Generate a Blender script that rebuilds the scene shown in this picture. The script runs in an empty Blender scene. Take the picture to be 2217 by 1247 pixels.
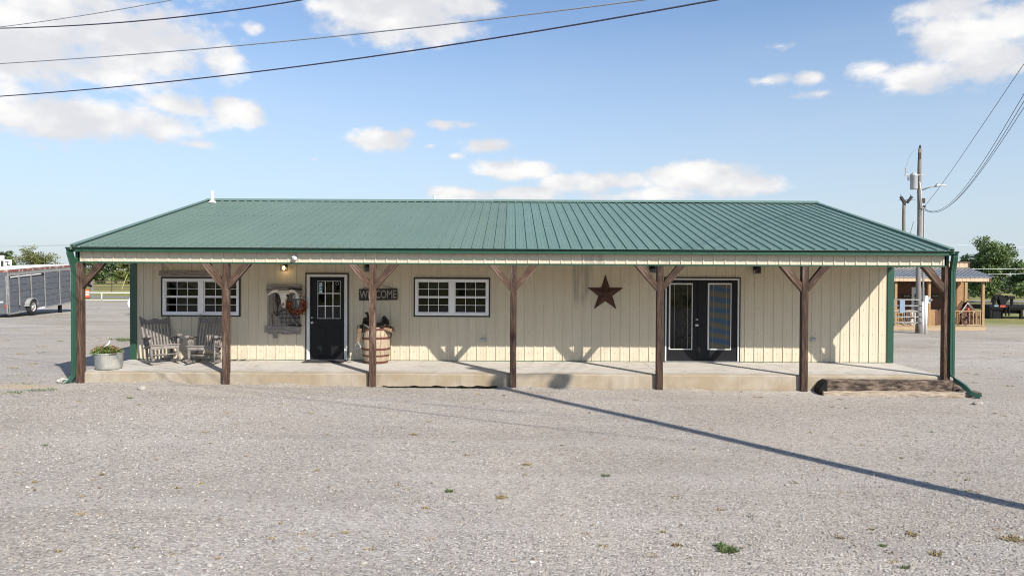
import bpy, bmesh, math, random
import numpy as np
from mathutils import Vector, Matrix, Euler
random.seed(7); rng = np.random.default_rng(7)
R = math.radians
S = bpy.context.scene
COL = S.collection

# ---------------------------------------------------------------- camera
CAMZ, FPX, PITCH, ROLL = 2.29, 1478.0, R(0.69), 0.0048
cam_d = bpy.data.cameras.new('camera'); cam = bpy.data.objects.new('camera', cam_d); COL.objects.link(cam)
fw = Vector((0, math.cos(PITCH), -math.sin(PITCH))); u0 = Vector((0, math.sin(PITCH), math.cos(PITCH))); x0 = Vector((1, 0, 0))
rt = x0*math.cos(ROLL) + u0*math.sin(ROLL); up = -x0*math.sin(ROLL) + u0*math.cos(ROLL)
mw = Matrix((rt, up, -fw)).transposed().to_4x4(); mw.translation = (0, 0, CAMZ)
cam.matrix_world = mw
cam_d.sensor_width = 36; cam_d.lens = FPX/2217*36; cam_d.clip_start = 0.05; cam_d.clip_end = 6000
S.camera = cam
def ray(px, py):
    return fw + rt*((px-1108.5)/FPX) + up*((623.5-py)/FPX)
def at(px, py, y):
    d = ray(px, py); return Vector((0, 0, CAMZ)) + d*(y/d.y)
def ax(px, y, py=640): return at(px, py, y).x
def az_el(px, py):
    d = ray(px, py); return math.atan2(d.x, d.y), math.atan2(d.z, math.hypot(d.x, d.y))

# ---------------------------------------------------------------- sky, sun, exposure
SUN = Vector((-0.76, 1.0, -0.94)).normalized()          # the way the light travels
SUN_EL = math.asin(-SUN.z); SUN_AZ = math.atan2(-SUN.x, -SUN.y)
sun_d = bpy.data.lights.new('sun', 'SUN'); sun_d.energy = 5.0; sun_d.angle = R(0.53); sun_d.color = (1, .93, .84)
sun = bpy.data.objects.new('sun', sun_d); COL.objects.link(sun); sun.rotation_euler = SUN.to_track_quat('-Z', 'Y').to_euler(); sun.location = (20, -20, 30)
vs = S.view_settings; vs.view_transform = 'Standard'; vs.look = 'None'; vs.exposure = 0.48; vs.gamma = 1; vs.use_curve_mapping = False
S.cycles.max_bounces = 7; S.cycles.transparent_max_bounces = 16; S.cycles.use_denoising = True; S.cycles.filter_width = 1.05

W = bpy.data.worlds.new('World'); S.world = W; W.use_nodes = True
nt = W.node_tree; nt.nodes.clear()
def N(t, **kw):
    n = nt.nodes.new(t)
    for k, v in kw.items(): setattr(n, k, v)
    return n
L = nt.links.new
def mth(op, a, b=None, c=None, clamp=False):
    n = N('ShaderNodeMath', operation=op); n.use_clamp = clamp
    for i, v in enumerate((a, b, c)):
        if v is None: continue
        if isinstance(v, (int, float)): n.inputs[i].default_value = v
        else: L(v, n.inputs[i])
    return n.outputs[0]
def vmth(op, a, b=None):
    n = N('ShaderNodeVectorMath', operation=op)
    for i, v in enumerate((a, b)):
        if v is None: continue
        if isinstance(v, tuple): n.inputs[i].default_value = v
        else: L(v, n.inputs[i])
    return n.outputs['Value' if op == 'LENGTH' else 0]
sky = N('ShaderNodeTexSky', sky_type='NISHITA'); sky.sun_disc = False
sky.sun_elevation = SUN_EL; sky.sun_rotation = SUN_AZ; sky.altitude = 200; sky.air_density = 1.0; sky.dust_density = 0.35; sky.ozone_density = 2.6
tc = N('ShaderNodeTexCoord'); sep = N('ShaderNodeSeparateXYZ'); L(tc.outputs['Generated'], sep.inputs[0])
sx, sy, sz = sep.outputs
azn = mth('ARCTAN2', sx, sy); eln = mth('ARCTAN2', sz, mth('SQRT', mth('ADD', mth('MULTIPLY', sx, sx), mth('MULTIPLY', sy, sy))))
cmb = N('ShaderNodeCombineXYZ'); L(azn, cmb.inputs[0]); L(eln, cmb.inputs[1]); P2 = cmb.outputs[0]
def noise(vec, scale, detail=6, rough=.55, mapscale=None, off=None):
    if mapscale or off:
        m = N('ShaderNodeMapping'); L(vec, m.inputs[0])
        if mapscale: m.inputs['Scale'].default_value = mapscale
        if off: m.inputs['Location'].default_value = off
        vec = m.outputs[0]
    n = N('ShaderNodeTexNoise'); n.inputs['Scale'].default_value = scale; n.inputs['Detail'].default_value = detail; n.inputs['Roughness'].default_value = rough
    L(vec, n.inputs['Vector']); return n.outputs['Fac']
DIR = tc.outputs['Generated']
fb = noise(DIR, 9.0, 9, .56, (1, 1, 1.7)); fb2 = noise(DIR, 34.0, 5, .55, (1, 1, 1.5))
blobs = [(20,60,330,130,1),(230,60,190,95,1),(350,110,90,60,.8),(170,155,250,50,.7),(235,252,200,40,1.25),(380,228,90,32,1),(500,240,60,36,1),(120,262,90,28,.9),
 (840,30,170,72,1.1),(950,68,130,34,1),(1010,20,80,30,.7),(815,300,86,30,1.1),(880,290,40,16,.9),(960,270,50,12,.7),(1045,315,50,16,.75),(930,317,20,8,.8),(430,314,40,11,.8),(985,337,16,7,.6),(1000,270,40,10,.5),
 (1105,370,100,24,1.1),(1505,385,110,36,1.25),(1600,405,110,24,1.1),(1300,396,150,24,1.1),(1000,418,80,20,1),(1130,420,90,18,1),(1420,420,130,20,.9),
 (1980,165,120,42,1.15),(2060,85,95,62,1.2),(2130,130,70,45,1.1),(1900,150,60,20,.9),(1950,188,60,18,1),(2030,20,90,20,.8),(2190,50,50,40,.9),(2200,150,26,14,.9),
 (1655,176,44,12,.65),(1760,170,32,13,.65),(1780,203,40,10,.55),(552,60,26,14,.6),(470,125,45,35,.5),(680,345,14,7,.5),(1690,100,30,8,.4)]
acc = None; low = None
for (bx_, by_, rx_, ry_, am) in blobs:
    a_, e_ = az_el(bx_, by_)
    d_ = vmth('MULTIPLY', vmth('SUBTRACT', P2, (a_, e_, 0)), (FPX/rx_*.95, FPX/ry_*.95, 0))
    f_ = mth('MULTIPLY', mth('SUBTRACT', 1.0, vmth('LENGTH', d_)), am)
    if acc is None: acc = f_
    else:
        n = N('ShaderNodeMath', operation='SMOOTH_MAX'); L(acc, n.inputs[0]); L(f_, n.inputs[1]); n.inputs[2].default_value = .12; acc = n.outputs[0]
# the same sort of broken cumulus goes on all round
far = mth('SUBTRACT', mth('MULTIPLY', noise(DIR, 2.6, 3, .5, (1, 1, 1.8), (3, 1, 0)), 4.2), 2.7)
side = mth('MAXIMUM', mth('MULTIPLY', mth('SUBTRACT', mth('ABSOLUTE', azn), .72), 6, clamp=True), mth('MULTIPLY', mth('SUBTRACT', eln, .47), 6, clamp=True))
far = mth('MULTIPLY_ADD', mth('SUBTRACT', side, 1), 3, far)
acc = mth('MAXIMUM', acc, far)
fld = mth('ADD', acc, mth('ADD', mth('MULTIPLY', mth('SUBTRACT', fb, .5), 2.3), mth('MULTIPLY', mth('SUBTRACT', fb2, .5), 1.15)))
mr = N('ShaderNodeMapRange', interpolation_type='SMOOTHSTEP'); L(fld, mr.inputs[0]); mr.inputs[1].default_value = -.10; mr.inputs[2].default_value = .60
alpha = mr.outputs[0]
wisp = N('ShaderNodeMapRange', interpolation_type='SMOOTHSTEP'); L(noise(DIR, 3.2, 7, .6, (1, 1, 5), (1, 7, 2)), wisp.inputs[0]); wisp.inputs[1].default_value = .42; wisp.inputs[2].default_value = .85; wisp.inputs[4].default_value = .55
hz = N('ShaderNodeMapRange'); L(eln, hz.inputs[0]); hz.inputs[1].default_value = -.02; hz.inputs[2].default_value = .37; hz.inputs[3].default_value = 1.0; hz.inputs[4].default_value = 0.0
alpha2 = mth('MAXIMUM', mth('MULTIPLY', alpha, .97), mth('MULTIPLY', wisp.outputs[0], .25))
mr2 = N('ShaderNodeMapRange', interpolation_type='SMOOTHSTEP'); L(mth('ADD', mth('MULTIPLY', noise(DIR, 12, 6, .5, (1, 1, 1.9), (0, 0, .11)), 1.6), mth('MULTIPLY', fld, -.22)), mr2.inputs[0]); mr2.inputs[1].default_value = .38; mr2.inputs[2].default_value = .86
SKY_K = 0.131
ccol = N('ShaderNodeMixRGB'); L(mr2.outputs[0], ccol.inputs[0]); ccol.inputs[1].default_value = (.745, .735, .72, 1); ccol.inputs[2].default_value = (.555, .56, .585, 1)
skm = N('ShaderNodeMixRGB', blend_type='MULTIPLY'); skm.inputs[0].default_value = 1; L(sky.outputs[0], skm.inputs[1]); skm.inputs[2].default_value = (SKY_K, SKY_K, SKY_K, 1)
hzm = N('ShaderNodeMixRGB'); L(hz.outputs[0], hzm.inputs[0]); L(skm.outputs[0], hzm.inputs[1]); hzm.inputs[2].default_value = (.405, .465, .525, 1)
mixc = N('ShaderNodeMixRGB'); L(alpha2, mixc.inputs[0]); L(hzm.outputs[0], mixc.inputs[1]); L(ccol.outputs[0], mixc.inputs[2])
bg = N('ShaderNodeBackground'); bg.inputs[1].default_value = 1.0; L(mixc.outputs[0], bg.inputs[0])
wo = N('ShaderNodeOutputWorld'); L(bg.outputs[0], wo.inputs[0])

# ---------------------------------------------------------------- materials
MATS = {}
def mat(name, c1, c2=None, rough=.6, scale=6, stretch=(1, 1, 1), bump=0, metal=0, spec=.5, lo=.3, hi=.7, detail=7, nrough=.6, c3=None, s3=1.3, lo3=.5, hi3=.62, emit=None, island=0, dist=.02, st3=None):
    m = bpy.data.materials.new(name); m.use_nodes = True; t = m.node_tree; b = t.nodes['Principled BSDF']; lk = t.links.new
    b.inputs['Roughness'].default_value = rough; b.inputs['Metallic'].default_value = metal; b.inputs['Specular IOR Level'].default_value = spec
    if c2 is None: c2 = tuple(x*.82 for x in c1)
    co = t.nodes.new('ShaderNodeTexCoord'); mp = t.nodes.new('ShaderNodeMapping'); lk(co.outputs['Object'], mp.inputs[0]); mp.inputs['Scale'].default_value = stretch
    n = t.nodes.new('ShaderNodeTexNoise'); n.inputs['Scale'].default_value = scale; n.inputs['Detail'].default_value = detail; n.inputs['Roughness'].default_value = nrough; lk(mp.outputs[0], n.inputs['Vector'])
    r = t.nodes.new('ShaderNodeValToRGB'); r.color_ramp.elements[0].position = lo; r.color_ramp.elements[1].position = hi
    r.color_ramp.elements[0].color = (*c2, 1); r.color_ramp.elements[1].color = (*c1, 1); lk(n.outputs['Fac'], r.inputs[0]); out = r.outputs[0]
    if c3 is not None:
        n3 = t.nodes.new('ShaderNodeTexNoise'); n3.inputs['Scale'].default_value = s3; n3.inputs['Detail'].default_value = 8; n3.inputs['Roughness'].default_value = .62; m3 = t.nodes.new('ShaderNodeMapping'); m3.inputs['Scale'].default_value = st3 or (1, 1, 1); lk(co.outputs['Object'], m3.inputs[0]); lk(m3.outputs[0], n3.inputs['Vector'])
        r3 = t.nodes.new('ShaderNodeMapRange'); r3.inputs[1].default_value = lo3; r3.inputs[2].default_value = hi3; lk(n3.outputs['Fac'], r3.inputs[0])
        mx = t.nodes.new('ShaderNodeMixRGB'); lk(r3.outputs[0], mx.inputs[0]); lk(out, mx.inputs[1]); mx.inputs[2].default_value = (*c3, 1); out = mx.outputs[0]
    if island:
        g = t.nodes.new('ShaderNodeNewGeometry'); hs = t.nodes.new('ShaderNodeHueSaturation'); lk(out, hs.inputs['Color'])
        q = t.nodes.new('ShaderNodeMapRange'); lk(g.outputs['Random Per Island'], q.inputs[0]); q.inputs[3].default_value = 1-island; q.inputs[4].default_value = 1+island; lk(q.outputs[0], hs.inputs['Value']); out = hs.outputs[0]
    lk(out, b.inputs['Base Color'])
    if bump:
        bp = t.nodes.new('ShaderNodeBump'); bp.inputs['Strength'].default_value = bump; bp.inputs['Distance'].default_value = dist; lk(n.outputs['Fac'], bp.inputs['Height']); lk(bp.outputs[0], b.inputs['Normal'])
    if emit:
        b.inputs['Emission Color'].default_value = (*emit[0], 1); b.inputs['Emission Strength'].default_value = emit[1]
    MATS[name] = m; return m
mat('cream', (.575, .512, .39), (.535, .475, .36), rough=.42, scale=2.2, stretch=(1, 1, .25), c3=(.46, .41, .33), s3=.8, lo3=.58, hi3=.9)
mat('roof_a', (.122, .180, .146), (.113, .168, .136), rough=.5, spec=.35, scale=1.2, c3=(.138, .194, .158), st3=(1, .3, 1), s3=.6, lo3=.45, hi3=.8, metal=.0)
mat('roof_b', (.128, .205, .172), (.114, .186, .156), rough=.48, spec=.35, scale=1.5, stretch=(2, .5, 1), c3=(.142, .218, .185), st3=(1.5, .3, 1), s3=1.3, lo3=.48, hi3=.75)
mat('roof_screw', (.05, .085, .07), rough=.6)
mat('green_trim', (.020, .075, .046), (.016, .062, .038), rough=.38, scale=3)
mat('black_trim', (.012, .013, .014), rough=.5)
mat('white_vinyl', (.80, .81, .82), (.74, .75, .77), rough=.4, scale=4)
mat('door_white', (.66, .66, .64), (.58, .58, .56), rough=.45, scale=5)
mat('door_black', (.012, .012, .014), (.008, .008, .010), rough=.45, scale=5, spec=.22)
mat('post_wood', (.115, .064, .040), (.020, .012, .009), rough=.92, scale=5, stretch=(14, 14, .8), bump=.6, lo=.38, hi=.64, c3=(.20, .15, .115), s3=9, lo3=.56, hi3=.70, st3=(1, 1, .12))
mat('grey_wood', (.34, .31, .285), (.15, .13, .115), rough=.9, scale=5, stretch=(10, 10, 1), bump=.5, lo=.35, hi=.66)
mat('grey_wood_x', (.34, .31, .285), (.12, .105, .095), rough=.9, scale=5, stretch=(1, 10, 10), bump=.5, lo=.35, hi=.66)
mat('chair_wood', (.27, .245, .225), (.115, .10, .092), rough=.88, scale=6, stretch=(6, 6, 1.5), bump=.4, lo=.3, hi=.7)
mat('tie_wood', (.23, .17, .125), (.026, .017, .013), rough=.92, scale=3, stretch=(1.6, 6, 6), bump=.8, lo=.42, hi=.66, nrough=.75)
mat('tie_pale', (.40, .33, .255), (.12, .085, .06), rough=.92, scale=4, stretch=(1, 7, 9), bump=.7, lo=.28, hi=.55, nrough=.7)
mat('barrel_wood', (.43, .345, .245), (.15, .095, .06), rough=.8, scale=5, stretch=(9, 9, 1), bump=.3, lo=.25, hi=.6, island=.1)
mat('rust', (.12, .042, .025), (.075, .028, .018), rough=.85, scale=9, bump=.3)
mat('star_rust', (.075, .030, .020), (.050, .020, .014), rough=.8, scale=9, bump=.15)
mat('leather', (.022, .015, .012), (.012, .009, .008), rough=.5, scale=12, bump=.3)
mat('tan_leather', (.22, .135, .07), (.13, .08, .04), rough=.6, scale=10, bump=.3)
mat('steel', (.55, .55, .55), rough=.3, metal=1)
mat('galv', (.36, .37, .355), (.24, .25, .245), rough=.55, metal=.25, scale=5, c3=(.50, .46, .36), s3=4, lo3=.5, hi3=.75)
mat('bone', (.80, .76, .68), (.64, .59, .50), rough=.7, scale=10, bump=.3)
mat('iron', (.012, .012, .013), (.007, .007, .007), rough=.6)
mat('soil', (.045, .03, .022), rough=1, scale=20, bump=.5)
mat('plant_green', (.13, .21, .035), (.06, .12, .02), rough=.6, scale=8, island=.35)
mat('plant_red', (.24, .13, .05), (.17, .08, .035), rough=.7, scale=8, island=.35)
mat('petal_red', (.21, .032, .014), (.11, .016, .010), rough=.7, scale=20, island=.35)
mat('petal_gold', (.42, .21, .05), (.3, .12, .03), rough=.7, scale=20, island=.3)
mat('white_paint', (.74, .735, .72), (.66, .655, .64), rough=.5, scale=4)
mat('plywood', (.36, .215, .10), (.25, .14, .065), rough=.8, scale=3, stretch=(1, 1, 3), lo=.3, hi=.7, island=.06)
mat('plywood_dark', (.14, .068, .036), (.09, .042, .024), rough=.8, scale=3, stretch=(1, 1, 2))  # darker copy of the plywood, with booth porch shade in its colour
mat('pine', (.38, .245, .12), (.26, .16, .075), rough=.75, scale=4, stretch=(6, 6, 1))
mat('deck_pine', (.44, .33, .20), (.32, .235, .14), rough=.75, scale=4, stretch=(1, 6, 6))
mat('tin', (.42, .43, .44), (.33, .34, .35), rough=.35, metal=.5, scale=2)
mat('peach', (.54, .41, .27), (.46, .345, .22), rough=.5, scale=3)
mat('brown_trim', (.11, .045, .03), rough=.6)
mat('pole_wood', (.265, .25, .228), (.14, .13, .118), rough=.9, scale=5, stretch=(9, 9, .5), bump=.4)
mat('grey_paint', (.40, .42, .43), (.33, .35, .36), rough=.5, scale=4)
mat('wire', (.05, .05, .085), rough=.6)
mat('wire_bare', (.33, .36, .40), rough=.45, metal=.3)
mat('trailer_side', (.115, .125, .142), (.075, .082, .098), rough=.55, scale=3, stretch=(1, 1, 3), c3=(.12, .125, .13), s3=3)
mat('trailer_trim', (.30, .30, .29), (.19, .185, .175), rough=.6, scale=5)
mat('trailer_rust', (.24, .085, .055), (.17, .06, .04), rough=.8, scale=5, c3=(.38, .34, .31), s3=3, lo3=.5, hi3=.6)
mat('tyre', (.022, .022, .023), rough=.85, scale=20)
mat('rim', (.6, .59, .56), (.42, .40, .37), rough=.5, scale=6)
mat('black_paint', (.008, .008, .009), rough=.55, spec=.2)
mat('orange', (.75, .12, .03), rough=.55)
mat('red_paint', (.42, .055, .03), (.3, .04, .025), rough=.55, scale=5)
mat('blue_box', (.22, .30, .40), (.17, .24, .33), rough=.5)
mat('sign_black', (.022, .020, .018), (.014, .012, .011), rough=.7)
mat('letter', (.30, .275, .235), (.2, .18, .15), rough=.8, scale=30)
mat('letter_pale', (.55, .52, .42), rough=.8)
mat('mat_dark', (.05, .043, .037), (.03, .027, .024), rough=1, scale=60, bump=.5)
mat('interior', (.16, .14, .12), rough=.9, scale=2)
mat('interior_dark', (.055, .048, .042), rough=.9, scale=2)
mat('cloth', (.62, .58, .50), (.45, .42, .36), rough=.9, scale=10)
mat('bulb', (1, .85, .55), rough=.3, emit=((1, .62, .22), 3.5))
mat('glass_dull', (.30, .29, .26), (.22, .21, .19), rough=.15)
mat('sticker', (.55, .70, .72), (.07, .22, .30), rough=.4, scale=26, lo=.45, hi=.52)
mat('bark', (.12, .095, .075), (.06, .047, .038), rough=.95, scale=7, stretch=(4, 4, .7), bump=.5)
mat('leaf_a', (.125, .185, .05), (.065, .108, .03), rough=.6, scale=.8, island=.45)
mat('leaf_b', (.15, .165, .045), (.09, .10, .028), rough=.6, scale=.8, island=.4)
mat('leaf_c', (.075, .12, .042), (.04, .072, .027), rough=.6, scale=.8, island=.45)
mat('weed', (.12, .165, .045), (.075, .105, .03), rough=.7, scale=2, island=.4)
mat('dry_weed', (.33, .255, .115), (.22, .165, .07), rough=.9, scale=2, island=.35)
mat('stone_pale', (.38, .35, .31), (.28, .255, .225), rough=.9, scale=9, bump=.4)
mat('leaf_dry', (.30, .20, .11), (.2, .125, .07), rough=.9, scale=12, island=.3)
mat('asphalt', (.20, .195, .195), (.16, .155, .155), rough=.9, scale=3)
mat('fence_brown', (.10, .065, .045), rough=.8)
mat('yellow_guard', (.62, .56, .2), rough=.6)

def glass_mat():
    m = bpy.data.materials.new('glass'); m.use_nodes = True; t = m.node_tree; t.nodes.clear(); lk = t.links.new
    o = t.nodes.new('ShaderNodeOutputMaterial'); mx = t.nodes.new('ShaderNodeMixShader'); tr = t.nodes.new('ShaderNodeBsdfTransparent'); tr.inputs[0].default_value = (.38, .39, .39, 1)
    gl = t.nodes.new('ShaderNodeBsdfGlossy'); gl.inputs['Roughness'].default_value = .02; gl.inputs[0].default_value = (.72, .75, .8, 1)
    fr = t.nodes.new('ShaderNodeFresnel'); fr.inputs[0].default_value = 1.5
    n = t.nodes.new('ShaderNodeTexNoise'); n.inputs['Scale'].default_value = 2.5; n.inputs['Detail'].default_value = 2
    co = t.nodes.new('ShaderNodeTexCoord'); lk(co.outputs['Object'], n.inputs['Vector'])
    bp = t.nodes.new('ShaderNodeBump'); bp.inputs['Strength'].default_value = .12; bp.inputs['Distance'].default_value = .02; lk(n.outputs[0], bp.inputs['Height']); lk(bp.outputs[0], gl.inputs['Normal'])
    lk(fr.outputs[0], mx.inputs[0]); lk(tr.outputs[0], mx.inputs[1]); lk(gl.outputs[0], mx.inputs[2]); lk(mx.outputs[0], o.inputs[0]); MATS['glass'] = m
glass_mat()
def streaked_glass_mat():        # door glass coloured in wavy blue and tan streaks
    m = mat('glass_streaked', (.1, .1, .1), rough=.4, spec=.25); t = m.node_tree; b = t.nodes['Principled BSDF']; lk = t.links.new
    co = t.nodes.new('ShaderNodeTexCoord'); mp = t.nodes.new('ShaderNodeMapping'); mp.inputs['Rotation'].default_value = (0, R(-10), 0); lk(co.outputs['Object'], mp.inputs[0])
    w = t.nodes.new('ShaderNodeTexWave'); w.bands_direction = 'Z'; w.inputs['Scale'].default_value = 1.3; w.inputs['Distortion'].default_value = 1.4; w.inputs['Detail'].default_value = 2; w.inputs['Detail Scale'].default_value = 1.2; lk(mp.outputs[0], w.inputs['Vector'])
    r = t.nodes.new('ShaderNodeValToRGB'); e = r.color_ramp.elements; e[0].position = .15; e[0].color = (.035, .075, .13, 1); e[1].position = .8; e[1].color = (.105, .095, .065, 1); lk(w.outputs[0], r.inputs[0])
    n = t.nodes.new('ShaderNodeTexNoise'); n.inputs['Scale'].default_value = 60; lk(co.outputs['Object'], n.inputs['Vector'])
    mx = t.nodes.new('ShaderNodeMixRGB'); mx.blend_type = 'OVERLAY'; mx.inputs[0].default_value = .5; lk(r.outputs[0], mx.inputs[1]); lk(n.outputs[0], mx.inputs[2]); lk(mx.outputs[0], b.inputs['Base Color'])
streaked_glass_mat()
def vary_posts():      # every timber weathers to its own tone
    t = MATS['post_wood'].node_tree; b = t.nodes['Principled BSDF']; lk = t.links.new; prev = b.inputs['Base Color'].links[0].from_socket
    oi = t.nodes.new('ShaderNodeObjectInfo'); q = t.nodes.new('ShaderNodeMapRange'); lk(oi.outputs['Random'], q.inputs[0]); q.inputs[3].default_value = .72; q.inputs[4].default_value = 1.3
    hs = t.nodes.new('ShaderNodeHueSaturation'); lk(prev, hs.inputs['Color']); lk(q.outputs[0], hs.inputs['Value']); lk(hs.outputs[0], b.inputs['Base Color'])
vary_posts()
def wall_stains():      # rain streaks, mud splash above the slab and an old scuffed patch left of the star
    t = MATS['cream'].node_tree; b = t.nodes['Principled BSDF']; lk = t.links.new; NN = t.nodes.new; prev = b.inputs['Base Color'].links[0].from_socket
    co = NN('ShaderNodeTexCoord'); sp = NN('ShaderNodeSeparateXYZ'); lk(co.outputs['Object'], sp.inputs[0])
    def rng_(v, a, b_, c=0., d=1.):
        n = NN('ShaderNodeMapRange'); n.interpolation_type = 'SMOOTHSTEP'; lk(v, n.inputs[0]); n.inputs[1].default_value = a; n.inputs[2].default_value = b_; n.inputs[3].default_value = c; n.inputs[4].default_value = d; return n.outputs[0]
    def mul(a, b_):
        n = NN('ShaderNodeMath'); n.operation = 'MULTIPLY'; lk(a, n.inputs[0]); lk(b_, n.inputs[1]); return n.outputs[0]
    def nz(st, sc):
        m = NN('ShaderNodeMapping'); m.inputs['Scale'].default_value = st; lk(co.outputs['Object'], m.inputs[0]); n = NN('ShaderNodeTexNoise'); n.inputs['Scale'].default_value = sc; n.inputs['Detail'].default_value = 6; lk(m.outputs[0], n.inputs['Vector']); return n.outputs[0]
    st = nz((6, 1, .35), 2.2)
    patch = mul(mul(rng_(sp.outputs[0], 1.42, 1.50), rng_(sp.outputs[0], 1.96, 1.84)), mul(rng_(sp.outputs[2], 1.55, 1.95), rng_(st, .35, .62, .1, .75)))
    splash = mul(rng_(sp.outputs[2], .72, .36, 0, .5), rng_(nz((1, 1, 1), 5), .4, .7)); 
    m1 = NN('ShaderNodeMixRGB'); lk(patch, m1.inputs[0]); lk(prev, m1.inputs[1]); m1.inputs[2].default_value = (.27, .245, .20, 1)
    m2 = NN('ShaderNodeMixRGB'); lk(splash, m2.inputs[0]); lk(m1.outputs[0], m2.inputs[1]); m2.inputs[2].default_value = (.42, .35, .25, 1)
    m3 = NN('ShaderNodeMixRGB'); lk(rng_(st, .56, .75, 0, .13), m3.inputs[0]); lk(m2.outputs[0], m3.inputs[1]); m3.inputs[2].default_value = (.45, .40, .31, 1); lk(m3.outputs[0], b.inputs['Base Color'])
wall_stains()
def concrete_mat():
    m = mat('concrete', (.50, .475, .43), (.41, .385, .34), rough=.9, scale=1.6, bump=.12); t = m.node_tree; b = t.nodes['Principled BSDF']; lk = t.links.new
    prev = b.inputs['Base Color'].links[0].from_socket
    co = t.nodes.new('ShaderNodeTexCoord'); sp = t.nodes.new('ShaderNodeSeparateXYZ'); lk(co.outputs['Object'], sp.inputs[0])
    n = t.nodes.new('ShaderNodeTexNoise'); n.inputs['Scale'].default_value = 1.1; n.inputs['Detail'].default_value = 8; n.inputs['Roughness'].default_value = .65; lk(co.outputs['Object'], n.inputs['Vector'])
    # tan clay stain splashed up on the front face and over the rim of the slab
    a = t.nodes.new('ShaderNodeMath'); a.operation = 'MULTIPLY_ADD'; lk(n.outputs[0], a.inputs[0]); a.inputs[1].default_value = 1.1; lk(sp.outputs[1], a.inputs[2])
    mr_ = t.nodes.new('ShaderNodeMapRange'); lk(a.outputs[0], mr_.inputs[0]); mr_.inputs[1].default_value = -.95; mr_.inputs[2].default_value = -1.5; mr_.inputs[3].default_value = 0; mr_.inputs[4].default_value = .95
    mx = t.nodes.new('ShaderNodeMixRGB'); lk(mr_.outputs[0], mx.inputs[0]); lk(prev, mx.inputs[1]); mx.inputs[2].default_value = (.285, .225, .145, 1)
    n2 = t.nodes.new('ShaderNodeTexNoise'); n2.inputs['Scale'].default_value = 2.2; n2.inputs['Detail'].default_value = 9; n2.inputs['Roughness'].default_value = .7
    mp = t.nodes.new('ShaderNodeMapping'); mp.inputs['Scale'].default_value = (1.4, 1.4, .5); lk(co.outputs['Object'], mp.inputs[0]); lk(mp.outputs[0], n2.inputs['Vector'])
    r2 = t.nodes.new('ShaderNodeMapRange'); lk(n2.outputs[0], r2.inputs[0]); r2.inputs[1].default_value = .53; r2.inputs[2].default_value = .70; r2.inputs[4].default_value = .62
    m2 = t.nodes.new('ShaderNodeMixRGB'); lk(r2.outputs[0], m2.inputs[0]); lk(mx.outputs[0], m2.inputs[1]); m2.inputs[2].default_value = (.20, .175, .14, 1); lk(m2.outputs[0], b.inputs['Base Color'])
concrete_mat()

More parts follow.
